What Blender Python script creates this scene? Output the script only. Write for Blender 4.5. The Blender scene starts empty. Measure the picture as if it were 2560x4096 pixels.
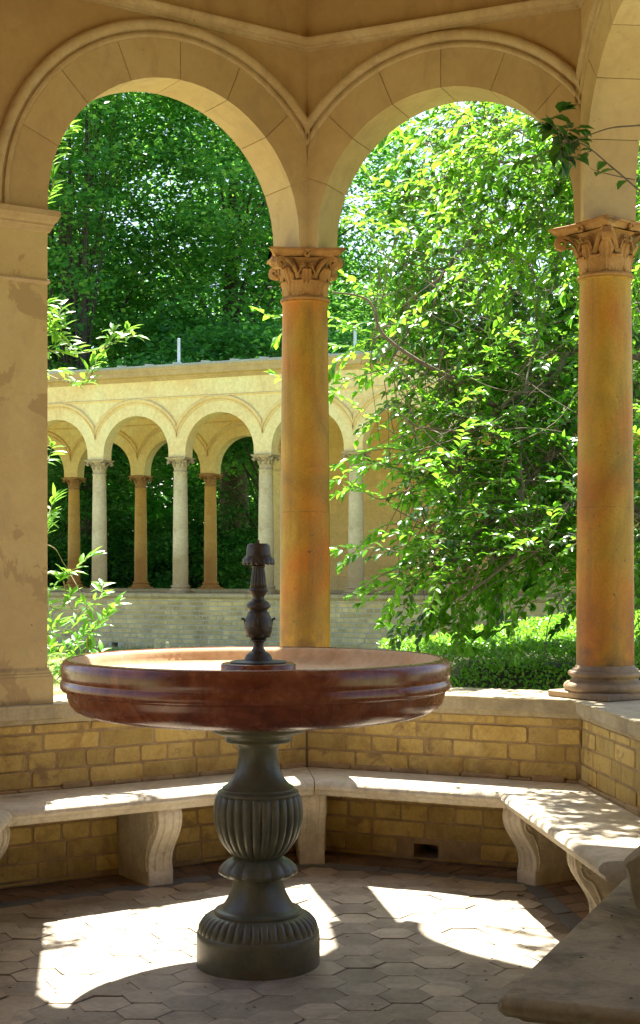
import bpy, math, random
import numpy as np
from mathutils import Vector, Matrix
R_ = random.Random(7)
NR = np.random.default_rng(11)
S = 0.001213            # survey unit -> metre
EYE = 1140.0
F = 5800.0
SC = bpy.context.scene
COL = SC.collection
PI = math.pi
def at(xd, yd, Z):      # a point seen in the survey sheet (1512 wide) at depth Z -> survey units, z above the pavilion floor
    return (((xd*1.6931)-1280)/F*Z, Z, EYE-((yd*1.6931)-2260)/F*Z)

# ------------------------------------------------------------------ materials
def new_mat(name):
    m = bpy.data.materials.new(name); m.use_nodes = True
    nt = m.node_tree; b = nt.nodes['Principled BSDF']
    return m, nt, b
def N(nt, typ, **kw):
    n = nt.nodes.new(typ)
    for k, v in kw.items():
        if k in n.inputs: n.inputs[k].default_value = v
        else: setattr(n, k, v)
    return n
def ramp(nt, fac, stops):
    r = nt.nodes.new('ShaderNodeValToRGB')
    e = r.color_ramp.elements
    e[0].position, e[0].color = stops[0][0], (*stops[0][1], 1)
    e[1].position, e[1].color = stops[-1][0], (*stops[-1][1], 1)
    for p, c in stops[1:-1]:
        x = e.new(p); x.color = (*c, 1)
    nt.links.new(fac, r.inputs[0]); return r.outputs[0]
def mixc(nt, fac, a, b, mode='MIX'):
    n = nt.nodes.new('ShaderNodeMix'); n.data_type = 'RGBA'; n.blend_type = mode
    for sock, v in ((n.inputs[0], fac), (n.inputs[6], a), (n.inputs[7], b)):
        if isinstance(v, (int, float)): sock.default_value = v
        elif isinstance(v, tuple): sock.default_value = (*v, 1) if len(v) == 3 else v
        else: nt.links.new(v, sock)
    return n.outputs[2]
def mrange(nt, v, a, b, c=0.0, d=1.0):
    n = nt.nodes.new('ShaderNodeMapRange'); n.clamp = True
    nt.links.new(v, n.inputs[0])
    for i, x in enumerate((a, b, c, d)): n.inputs[i+1].default_value = x
    return n.outputs[0]
def noise(nt, scale, detail=5, rough=.6, vec=None, dist=0.0):
    n = N(nt, 'ShaderNodeTexNoise'); n.inputs['Scale'].default_value = scale
    n.inputs['Detail'].default_value = detail; n.inputs['Roughness'].default_value = rough
    n.inputs['Distortion'].default_value = dist
    if vec: nt.links.new(vec, n.inputs['Vector'])
    return n.outputs['Fac']
def coords(nt, kind='Object', scale=(1,1,1)):
    t = N(nt, 'ShaderNodeTexCoord'); m = N(nt, 'ShaderNodeMapping'); m.inputs['Scale'].default_value = scale
    nt.links.new(t.outputs[kind], m.inputs[0]); return m.outputs[0]
def bump(nt, b, h, strength=.3, dist=.01, prev=None):
    n = N(nt, 'ShaderNodeBump'); n.inputs['Strength'].default_value = strength; n.inputs['Distance'].default_value = dist
    nt.links.new(h, n.inputs['Height'])
    if prev: nt.links.new(prev, n.inputs['Normal'])
    nt.links.new(n.outputs[0], b.inputs['Normal']); return n.outputs[0]
def stone(name, stops, scale=3.0, rough=.85, bstr=.25, fine=60, bdist=.004, island=0.0, stain=None, stain_scale=1.2, stain_lo=.52, stain_hi=.62, streak=None, coat=0.0, spec=.3, fvar=.5, pits=0.0, grime=None):
    m, nt, b = new_mat(name)
    c = coords(nt)
    n1 = noise(nt, scale, 8, .62, c, .3)
    col = ramp(nt, n1, stops)
    if island:
        g = N(nt, 'ShaderNodeNewGeometry')
        v = mrange(nt, g.outputs['Random Per Island'], 0, 1, 1-island, 1+island)
        col = mixc(nt, 1.0, col, v, 'MULTIPLY')
    n2 = noise(nt, fine, 4, .7, c)
    f2 = mrange(nt, n2, .3, .7, 1-.14*fvar*2, 1+.1*fvar*2)
    col = mixc(nt, 1.0, col, f2, 'MULTIPLY')
    if stain:
        s = noise(nt, stain_scale, 9, .65, c, .6)
        col = mixc(nt, mrange(nt, s, stain_lo, stain_hi), col, stain)
    if streak:
        cs = coords(nt, 'Object', (9, 9, .7))
        s = noise(nt, 1.6, 6, .6, cs)
        col = mixc(nt, mrange(nt, s, .5, .72, 0, .65), col, streak)
    if grime:
        g1 = noise(nt, 5.5, 10, .72, coords(nt, 'Object', (1, 1, .55)), 1.2)
        col = mixc(nt, mrange(nt, g1, .50, .70, 0, .55), col, grime)
    if pits:
        g2 = noise(nt, 30, 5, .7, c); col = mixc(nt, mrange(nt, g2, .66, .72, 0, pits), col, (.09, .06, .035))
    nt.links.new(col, b.inputs['Base Color'])
    b.inputs['Roughness'].default_value = rough
    b.inputs['Specular IOR Level'].default_value = spec
    if coat: b.inputs['Coat Weight'].default_value = coat; b.inputs['Coat Roughness'].default_value = .12
    p = bump(nt, b, n1, bstr, bdist*4)
    bump(nt, b, n2, bstr*1.3, bdist, p)
    return m
def leaf_mat(name, stops, trans=.5, rough=.35, tcol=(.35,.75,.05), spec=.5, var=(.7,.72,1.3)):
    m, nt, b = new_mat(name)
    g = N(nt, 'ShaderNodeNewGeometry')
    col = ramp(nt, g.outputs['Random Per Island'], stops)
    col = mixc(nt, 1.0, col, mrange(nt, noise(nt, var[0], 3, .55, coords(nt)), .36, .64, var[1], var[2]), 'MULTIPLY')
    nt.links.new(col, b.inputs['Base Color'])
    b.inputs['Roughness'].default_value = rough; b.inputs['Specular IOR Level'].default_value = spec
    t = N(nt, 'ShaderNodeBsdfTranslucent')
    tc = mixc(nt, .55, col, tcol)
    nt.links.new(tc, t.inputs[0])
    mx = N(nt, 'ShaderNodeMixShader'); mx.inputs[0].default_value = trans
    nt.links.new(b.outputs[0], mx.inputs[1]); nt.links.new(t.outputs[0], mx.inputs[2])
    nt.links.new(mx.outputs[0], nt.nodes['Material Output'].inputs[0])
    return m
M = {}
M['plaster'] = stone('plaster_ochre', [(.25,(0.4133,0.2568,0.1086)),(.5,(0.496,0.3277,0.1534)),(.75,(0.5456,0.3809,0.1981))], 1.4, .92, .10, 24, stain=(0.3307,0.186,0.0766), stain_scale=1.1, stain_lo=.52, stain_hi=.85, fvar=.2, pits=.5, grime=(0.3299,0.2206,0.1158))
M['plaster_arch'] = stone('plaster_voussoir', [(.25,(0.459,0.305,0.1503)),(.5,(0.5246,0.3747,0.1922)),(.78,(0.5738,0.4357,0.2524))], 1.8, .92, .10, 26, island=.05, fvar=.2, pits=.5, grime=(0.3687,0.2626,0.1505))
M['mould'] = stone('plaster_moulding', [(.25,(0.4062,0.2676,0.1339)),(.5,(0.5,0.3598,0.1981)),(.78,(0.5624,0.435,0.2796))], 4, .9, .15, 40, fvar=.3, pits=.5, grime=(0.3105,0.2121,0.1256))
M['pier'] = stone('pier_plaster', [(.25,(0.484,0.3393,0.1492)),(.5,(0.5878,0.446,0.2147)),(.8,(0.6396,0.5333,0.3103))], 1.6, .9, .10, 30, stain=(0.4494,0.3199,0.1552), stain_scale=3.4, stain_lo=.565, stain_hi=.58, fvar=.25, pits=.7, grime=(0.4034,0.3057,0.1777))
def column_mat():
    m, nt, b = new_mat('column_stone'); c = coords(nt)
    n1 = noise(nt, 4.2, 9, .66, coords(nt, 'Object', (1,1,.5)), .6)
    col = ramp(nt, n1, [(.2,(.20,.11,.012)),(.42,(.38,.22,.022)),(.6,(.50,.30,.035)),(.8,(.60,.41,.08))])
    oi = N(nt, 'ShaderNodeObjectInfo')
    mp_ = N(nt, 'ShaderNodeMapping'); mp_.inputs['Scale'].default_value = (1.0,1.0,.6); vadd = N(nt, 'ShaderNodeVectorMath', operation='ADD')
    nt.links.new(c, vadd.inputs[0]); cmb = N(nt, 'ShaderNodeVectorMath', operation='SCALE'); nt.links.new(oi.outputs['Location'], cmb.inputs[0]); cmb.inputs['Scale'].default_value = 1.7
    nt.links.new(cmb.outputs[0], vadd.inputs[1]); nt.links.new(vadd.outputs[0], mp_.inputs[0])
    s = noise(nt, 2.3, 5, .55, mp_.outputs[0], .5)
    col = mixc(nt, mrange(nt, s, .46, .62, 0, .85), col, (.50,.155,.010))
    s2 = noise(nt, 3.1, 6, .6, mp_.outputs[0], .8)
    col = mixc(nt, mrange(nt, s2, .52, .70, 0, .62), col, (.17,.115,.022))
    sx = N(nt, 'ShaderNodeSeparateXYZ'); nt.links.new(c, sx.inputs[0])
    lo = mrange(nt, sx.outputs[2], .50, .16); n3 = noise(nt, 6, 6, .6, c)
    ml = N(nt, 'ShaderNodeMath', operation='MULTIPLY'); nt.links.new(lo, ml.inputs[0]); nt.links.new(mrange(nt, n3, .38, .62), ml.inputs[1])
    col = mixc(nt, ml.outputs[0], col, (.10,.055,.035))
    ds = noise(nt, 2.2, 7, .65, coords(nt, 'Object', (9, 9, .6))); col = mixc(nt, mrange(nt, ds, .5, .72, 0, .55), col, (.20,.12,.035))
    # thin drum joint
    j = N(nt, 'ShaderNodeMath', operation='COMPARE'); nt.links.new(sx.outputs[2], j.inputs[0]); j.inputs[1].default_value = .86; j.inputs[2].default_value = .0016
    jm = N(nt, 'ShaderNodeMath', operation='MULTIPLY'); nt.links.new(j.outputs[0], jm.inputs[0]); nt.links.new(mrange(nt, noise(nt, 14, 4, .6, c), .35, .6, .15, .9), jm.inputs[1])
    col = mixc(nt, jm.outputs[0], col, (.17,.10,.035))
    n2 = noise(nt, 90, 4, .7, c); col = mixc(nt, 1.0, col, mrange(nt, n2, .3, .7, .84, 1.10), 'MULTIPLY')
    pit = noise(nt, 38, 3, .5, c); col = mixc(nt, mrange(nt, pit, .70, .74, 0, .7), col, (.09,.06,.03))
    nt.links.new(col, b.inputs['Base Color']); b.inputs['Roughness'].default_value = .55; b.inputs['Specular IOR Level'].default_value = .35
    bump(nt, b, n2, .3, .004)
    return m
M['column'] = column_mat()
M['capital'] = stone('capital_terracotta', [(.2,(0.2392,0.1056,0.0369)),(.5,(0.4232,0.22,0.0738)),(.8,(0.552,0.3344,0.1394))], 9, .8, .3, 70, stain=(0.1196,0.0704,0.041), stain_scale=5, stain_lo=.56, stain_hi=.66)
M['base_stone'] = stone('column_base_stone', [(.2,(0.135,0.092,0.0595)),(.5,(0.27,0.184,0.1105)),(.8,(0.459,0.322,0.17))], 8, .6, .4, 50)
M['brick'] = stone('yellow_brick', [(.2,(0.3589,0.2084,0.0549)),(.45,(0.5383,0.373,0.1097)),(.8,(0.6729,0.5046,0.1865))], 7, .85, .4, 60, island=.2, stain=(0.3511,0.229,0.0898), stain_scale=9, stain_lo=.55, stain_hi=.66, pits=.6, grime=(0.2024,0.126,0.057))
M['mortar'] = stone('mortar', [(.2,(0.24,0.15,0.072)),(.5,(0.396,0.27,0.132)),(.8,(0.528,0.384,0.204))], 10, .95, .5, 80)
M['coping'] = stone('coping_stone', [(.2,(0.33,0.264,0.154)),(.5,(0.484,0.407,0.253)),(.8,(0.572,0.506,0.352))], 5, .85, .3, 70, streak=(0.264,0.22,0.154), pits=.6, grime=(.22,.19,.12))
M['bench'] = stone('bench_limestone', [(.2,(0.448,0.377,0.2531)),(.5,(0.6272,0.5484,0.405)),(.8,(0.7168,0.6626,0.5442))], 7, .85, .5, 45, bdist=.006, stain=(0.336,0.297,0.2278), stain_scale=4, stain_lo=.56, stain_hi=.7, pits=.6, grime=(0.3,0.2754,0.226))
M['slab'] = stone('dark_slab', [(.2,(0.1713,0.1309,0.0684)),(.5,(0.2767,0.2202,0.1271)),(.8,(0.3689,0.2975,0.1759))], 5, .8, .35, 60, stain=(0.1318,0.1011,0.0538), stain_scale=3, pits=.7, grime=(0.102,0.085,0.0553))
M['tile'] = stone('floor_tile', [(.2,(0.2342,0.1898,0.1355)),(.5,(0.3821,0.3228,0.2322)),(.8,(0.5177,0.4557,0.3484))], 5, .6, .3, 50, island=.26, pits=.6, grime=(0.1261,0.113,0.0921))
M['tile_dark'] = stone('slate_border', [(.2,(.12,.13,.13)),(.8,(.2,.21,.21))], 5, .6, .3, 60, island=.2)
M['tile_red'] = stone('edge_tile', [(.2,(.16,.10,.06)),(.8,(.32,.22,.14))], 5, .8, .3, 60, island=.3)
M['grout'] = stone('grout', [(.2,(.14,.115,.08)),(.8,(.26,.22,.16))], 12, .95, .4, 80)
def marble():
    m, nt, b = new_mat('red_marble'); c = coords(nt)
    n1 = noise(nt, 8, 10, .7, c, .9)
    col = ramp(nt, n1, [(.3,(.085,.018,.009)),(.46,(.185,.045,.020)),(.6,(.27,.085,.040)),(.74,(.38,.17,.09))])
    v = N(nt, 'ShaderNodeTexVoronoi'); v.inputs['Scale'].default_value = 34; nt.links.new(c, v.inputs['Vector'])
    col = mixc(nt, mrange(nt, v.outputs['Distance'], .1, .6, .35, 0), col, (.10,.035,.02))
    nt.links.new(col, b.inputs['Base Color']); n2 = noise(nt, 16, 6, .6, c)
    nt.links.new(mrange(nt, n2, .3, .7, .13, .34), b.inputs['Roughness']); b.inputs['Specular IOR Level'].default_value = .5
    w_ = noise(nt, 9, 10, .75, coords(nt, 'Object', (1,1,2.5)), 2.2)
    v2 = N(nt, 'ShaderNodeMath', operation='COMPARE'); nt.links.new(w_, v2.inputs[0]); v2.inputs[1].default_value = .5; v2.inputs[2].default_value = .008
    bump(nt, b, n2, .06, .002)
    return m
M['marble'] = marble()
M['marble_in'] = stone('pale_basin_lining', [(.25,(0.529,0.322,0.1725)),(.5,(0.69,0.4715,0.276)),(.8,(0.805,0.621,0.414))], 6, .8, .1, 40, stain=(0.713,0.276,0.0805), stain_scale=7, stain_lo=.60, stain_hi=.72)  # limescale tan, with bounced light inside the bowl put into the colour
M['pedestal'] = stone('green_grey_stone', [(.2,(0.0742,0.074,0.0457)),(.5,(0.1336,0.133,0.0808)),(.8,(0.2135,0.207,0.1229))], 6, .38, .12, 60, stain=(0.1577,0.1016,0.044), stain_scale=4, stain_lo=.55, stain_hi=.75, spec=.45, pits=.4, grime=(0.1664,0.15,0.099))
M['bronze'] = stone('dark_bronze', [(.2,(.022,.014,.010)),(.5,(.045,.03,.02)),(.8,(.075,.052,.034))], 20, .42, .3, 90, spec=.5)
M['patina'] = stone('bronze_plate', [(.2,(.03,.035,.035)),(.8,(.07,.085,.085))], 12, .45, .1, 60)
M['far_plaster'] = stone('cream_plaster', [(.25,(0.7526,0.5504,0.2328)),(.5,(0.85,0.7255,0.3597)),(.8,(0.85,0.85,0.4655))], 1.0, .9, .1, 20, stain=(0.8064,0.5378,0.1904), stain_scale=.8, stain_lo=.5, stain_hi=.8, pits=.3, grime=(0.624,0.4956,0.253))
M['far_mould'] = stone('cream_moulding', [(.25,(0.6899,0.4892,0.2016)),(.8,(0.85,0.6989,0.3427))], 1.5, .9, .1, 20)
M['far_wall'] = stone('ashlar_panel', [(.25,(0.66,0.462,0.147)),(.8,(0.814,0.616,0.252))], 1.2, .9, .1, 20, island=.06)
M['far_col'] = stone('weathered_column', [(.25,(0.374,0.297,0.143)),(.5,(0.594,0.506,0.308)),(.8,(0.748,0.66,0.462))], 2.6, .8, .15, 30, stain=(0.242,0.187,0.099), stain_scale=2.2, stain_lo=.55, stain_hi=.7)
M['far_col_warm'] = stone('warm_column', [(.25,(.42,.22,.06)),(.5,(.58,.36,.10)),(.8,(.66,.46,.18))], 2.6, .8, .15, 30, stain=(.38,.13,.03), stain_scale=1.6, stain_lo=.55, stain_hi=.7)
def soil_foot(m, c, z0=.9, z1=.12):
    nt = m.node_tree; b = nt.nodes['Principled BSDF']; src = b.inputs['Base Color'].links[0].from_socket
    co_ = coords(nt); sx = N(nt, 'ShaderNodeSeparateXYZ'); nt.links.new(co_, sx.inputs[0])
    n_ = noise(nt, 3, 5, .6, co_); ad = N(nt, 'ShaderNodeMath', operation='MULTIPLY_ADD'); nt.links.new(n_, ad.inputs[0]); ad.inputs[1].default_value = 1.1; nt.links.new(sx.outputs[2], ad.inputs[2])
    f_ = mrange(nt, ad.outputs[0], z0+.55, z1+.4, 0, .8)
    nt.links.new(mixc(nt, f_, src, c), b.inputs['Base Color'])
soil_foot(M['far_col'], (.30,.19,.09)); soil_foot(M['far_col_warm'], (.40,.17,.04))
M['far_cap'] = stone('far_capital', [(.25,(.36,.27,.14)),(.8,(.62,.52,.34))], 9, .8, .2, 40)
M['far_cap_warm'] = stone('far_capital_warm', [(.25,(.32,.16,.06)),(.8,(.54,.34,.14))], 9, .8, .2, 40)
M['far_brick'] = stone('pale_brick', [(.2,(0.4291,0.3366,0.1425)),(.5,(0.6793,0.5356,0.2412)),(.8,(0.85,0.6883,0.3399))], 3, .9, .2, 40, island=.2, stain=(0.304,0.2294,0.1097), stain_scale=.9, stain_lo=.54, stain_hi=.7, pits=.5, grime=(0.2851,0.2508,0.1385))
M['far_mortar'] = stone('pale_mortar', [(.2,(0.42,0.3895,0.2788)),(.8,(0.6,0.5605,0.4264))], 6, .95, .2, 40)
M['far_coping'] = stone('grey_coping', [(.2,(0.378,0.3136,0.171)),(.8,(0.6048,0.504,0.2907))], 4, .85, .2, 40, streak=(0.2772,0.224,0.1111))
M['cornice'] = stone('cornice_board', [(.2,(.36,.24,.10)),(.6,(.52,.38,.17)),(.85,(.60,.48,.27))], 3, .8, .2, 30, stain=(.55,.54,.50), stain_scale=1.6, stain_lo=.60, stain_hi=.66)
M['zinc'] = stone('zinc_roof', [(.2,(.26,.30,.34)),(.8,(.42,.47,.52))], 3, .5, .1, 30)
M['steel'] = stone('galvanised_steel', [(.2,(.42,.48,.55)),(.8,(.58,.65,.72))], 5, .45, .05, 30)
M['bark'] = stone('bark_grey', [(.2,(.05,.04,.03)),(.8,(.14,.12,.09))], 6, .9, .6, 30, bdist=.02)
M['bark_shrub'] = stone('bark_shrub', [(.2,(.10,.075,.055)),(.8,(.25,.20,.15))], 25, .85, .3, 90)
M['twig'] = stone('green_twig', [(.2,(.14,.14,.05)),(.8,(.28,.27,.11))], 20, .8, .1, 90)
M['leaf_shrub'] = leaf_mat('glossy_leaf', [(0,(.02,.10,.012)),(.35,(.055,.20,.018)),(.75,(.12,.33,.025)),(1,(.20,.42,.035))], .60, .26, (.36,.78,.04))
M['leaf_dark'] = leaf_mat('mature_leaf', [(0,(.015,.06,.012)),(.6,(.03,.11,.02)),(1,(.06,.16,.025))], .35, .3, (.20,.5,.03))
M['leaf_left'] = leaf_mat('young_leaf', [(0,(.04,.15,.02)),(.5,(.09,.26,.025)),(1,(.18,.38,.045))], .5, .33, (.4,.8,.06))
M['leaf_tree'] = leaf_mat('beech_leaf', [(0,(.024,.12,.04)),(.5,(.06,.22,.05)),(.82,(.14,.35,.05)),(1,(.26,.48,.07))], .52, .42, (.32,.75,.07), .45, (.45,.42,1.7))
M['leaf_light'] = leaf_mat('pale_tree_leaf', [(0,(.05,.15,.03)),(.6,(.12,.28,.05)),(1,(.22,.40,.08))], .5, .5, (.4,.75,.1), .3)
M['leaf_under'] = leaf_mat('undergrowth_leaf', [(0,(0.0192,0.096,0.0288)),(.6,(0.056,0.208,0.0448)),(1,(0.128,0.368,0.064))], .42, .5, (0.224,0.72,0.048), .3)
M['needle'] = leaf_mat('conifer_spray', [(0,(.02,.09,.015)),(.6,(.05,.17,.02)),(1,(.10,.26,.03))], .35, .5, (.2,.5,.03), .3)
M['leaf_hedge'] = leaf_mat('hedge_leaf', [(0,(.05,.17,.015)),(.5,(.11,.30,.02)),(.85,(.2,.42,.04)),(1,(.45,.42,.16))], .45, .35, (.4,.85,.05))
M['soil'] = stone('hedge_core', [(.2,(.03,.035,.015)),(.8,(.07,.06,.03))], 8, .95, .5, 40)
M['ground'] = stone('lawn_ground', [(.2,(.20,.20,.09)),(.5,(.34,.33,.17)),(.8,(.42,.40,.25))], 1.5, .95, .5, 30, stain=(.10,.17,.04), stain_scale=.5, stain_lo=.5, stain_hi=.6)
M['grass'] = leaf_mat('grass_blade', [(0,(.12,.22,.04)),(.5,(.28,.34,.10)),(1,(.48,.44,.22))], .4, .6, (.5,.7,.15), .2)
M['plume'] = leaf_mat('dry_plume', [(0,(.5,.47,.32)),(1,(.75,.72,.55))], .4, .7, (.8,.75,.5), .2)
M['dead'] = stone('dead_leaf_brown', [(.2,(.10,.04,.02)),(.8,(.22,.10,.05))], 40, .8, .1, 90)

# ------------------------------------------------------------------ mesh helpers (everything in survey units)
class MB:
    def __init__(s): s.v = []; s.f = []
    def add(s, vs, fs):
        o = len(s.v); s.v.extend(vs); s.f.extend([tuple(i+o for i in f) for f in fs])
    def quad(s, a, b, c, d): s.add([a, b, c, d], [(0, 1, 2, 3)])
    def box(s, c, d, ax=(1, 0), bev=0):
        # centre c, full size d, ax = plan direction of local x
        ux, uy = ax; vx, vy = -uy, ux
        hx, hy, hz = d[0]/2, d[1]/2, d[2]/2
        def P(a, b, z): return (c[0]+ux*a+vx*b, c[1]+uy*a+vy*b, c[2]+z)
        if bev <= 0:
            vs = [P(a*hx, b*hy, k*hz) for k in (-1, 1) for a, b in ((-1,-1),(1,-1),(1,1),(-1,1))]
            s.add(vs, [(3,2,1,0),(4,5,6,7),(0,1,5,4),(1,2,6,5),(2,3,7,6),(3,0,4,7)])
        else:
            rings = []
            for z, i in ((-hz, bev), (-hz+bev, 0), (hz-bev, 0), (hz, bev)):
                x, y = hx-i, hy-i
                e = min(bev, x*.5, y*.5)
                rings.append([P(a, b, z) for a, b in ((-x+e,-y),(x-e,-y),(x,-y+e),(x,y-e),(x-e,y),(-x+e,y),(-x,y-e),(-x,-y+e))])
            s.loft(rings, closed=True, caps=True)
    def loft(s, rings, closed=True, caps=False):
        n = len(rings[0]); vs = [p for r in rings for p in r]; fs = []
        for k in range(len(rings)-1):
            for i in range(n if closed else n-1):
                j = (i+1) % n
                fs.append((k*n+i, k*n+j, (k+1)*n+j, (k+1)*n+i))
        if caps:
            fs.append(tuple(range(n-1, -1, -1))); fs.append(tuple((len(rings)-1)*n+i for i in range(n)))
        s.add(vs, fs)
    def lathe(s, cx, cy, prof, n=48, rf=None, caps=True):
        rings = []
        for k, (r, z) in enumerate(prof):
            ring = []
            for i in range(n):
                a = 2*PI*i/n; rr = r if rf is None else rf(r, z, a, k)
                ring.append((cx+rr*math.cos(a), cy+rr*math.sin(a), z))
            rings.append(ring)
        s.loft(rings, True, caps)
    def tube(s, pts, rad, n=6):
        pts = [Vector(p) for p in pts]; rings = []
        if isinstance(rad, (int, float)): rad = [rad]*len(pts)
        up = Vector((.13, .2, 1)).normalized()
        for i, p in enumerate(pts):
            t = (pts[min(i+1, len(pts)-1)]-pts[max(i-1, 0)])
            if t.length < 1e-6: t = Vector((0, 0, 1))
            t.normalize(); a = t.cross(up)
            if a.length < .05: a = t.cross(Vector((1, 0, 0)))
            a.normalize(); b = t.cross(a)
            rings.append([tuple(p+(a*math.cos(2*PI*k/n)+b*math.sin(2*PI*k/n))*rad[i]) for k in range(n)])
        s.loft(rings, True, True)
    def build(s, name, mat, parent=None, smooth=False, origin=None, kind=None, angle=None):
        o = origin if origin is not None else (ORG.get(parent.name, (0, 0, 0)) if parent else (0, 0, 0))
        me = bpy.data.meshes.new(name)
        arr = (np.array(s.v, dtype=np.float64)-np.array(o))*S
        me.from_pydata(arr.tolist(), [], s.f)
        me.materials.append(M[mat] if isinstance(mat, str) else mat)
        if smooth:
            me.polygons.foreach_set('use_smooth', [True]*len(me.polygons))
            if angle is not None:
                try: me.set_sharp_from_angle(angle=math.radians(angle))
                except Exception: pass
        me.update()
        ob = bpy.data.objects.new(name, me); COL.objects.link(ob)
        if parent: ob.parent = parent; ORG[ob.name] = o
        else: ob.location = tuple(c*S for c in o); ORG[ob.name] = o
        if kind: ob['kind'] = kind
        return ob
ORG = {}
def thing(name, label, cat, loc=(0, 0, 0), group=None):
    o = bpy.data.objects.new(name, None); COL.objects.link(o); o.empty_display_size = .2
    o.location = tuple(c*S for c in loc); o['label'] = label; o['category'] = cat
    if group: o['group'] = group
    ORG[o.name] = loc
    return o
def tag(o, label, cat, group=None, kind=None):
    o['label'] = label; o['category'] = cat
    if group: o['group'] = group
    if kind: o['kind'] = kind
    return o
def unit(a, b):
    dx, dy = b[0]-a[0], b[1]-a[1]; l = math.hypot(dx, dy); return (dx/l, dy/l), l
def catmull(pts, n=6):
    pts = [Vector(p) for p in pts]; out = []
    for i in range(len(pts)-1):
        p0 = pts[max(i-1, 0)]; p1 = pts[i]; p2 = pts[i+1]; p3 = pts[min(i+2, len(pts)-1)]
        for k in range(n):
            t = k/n
            out.append(.5*((2*p1)+(p2-p0)*t+(2*p0-5*p1+4*p2-p3)*t*t+(3*p1-p0-3*p2+p3)*t*t*t))
    out.append(pts[-1]); return out

# ------------------------------------------------------------------ plan of the pavilion
A = (-52.0, 5800.0); B = (962.0, 5342.0); C = (1112.0, 3865.0)
dAL = (-math.cos(math.radians(33.5)), -math.sin(math.radians(33.5)))
L = (A[0]+dAL[0]*1570, A[1]+dAL[1]*1570)
K = (L[0]+60, L[1]-1500)
ROOM = [K, L, A, B, C]
def normals():
    ns = []
    for i in range(len(ROOM)-1):
        (dx, dy), l = unit(ROOM[i], ROOM[i+1]); ns.append((-dy, dx))    # left of K->L->A->B->C = outward
    return ns
NS = normals()
def mit(i, off):
    if i == 0: n = NS[0]; return (ROOM[0][0]+n[0]*off, ROOM[0][1]+n[1]*off)
    if i == len(ROOM)-1: n = NS[-1]; return (ROOM[i][0]+n[0]*off, ROOM[i][1]+n[1]*off)
    a, b = NS[i-1], NS[i]; d = 1+a[0]*b[0]+a[1]*b[1]
    return (ROOM[i][0]+(a[0]+b[0])/d*off, ROOM[i][1]+(a[1]+b[1])/d*off)
def sweep_room(mb, prof, i0, i1, closed=True, caps=True):
    rings = []
    for i in range(i0, i1+1):
        rings.append([(*mit(i, o), z) for o, z in prof])
    mb.loft(rings, closed, caps)

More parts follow.
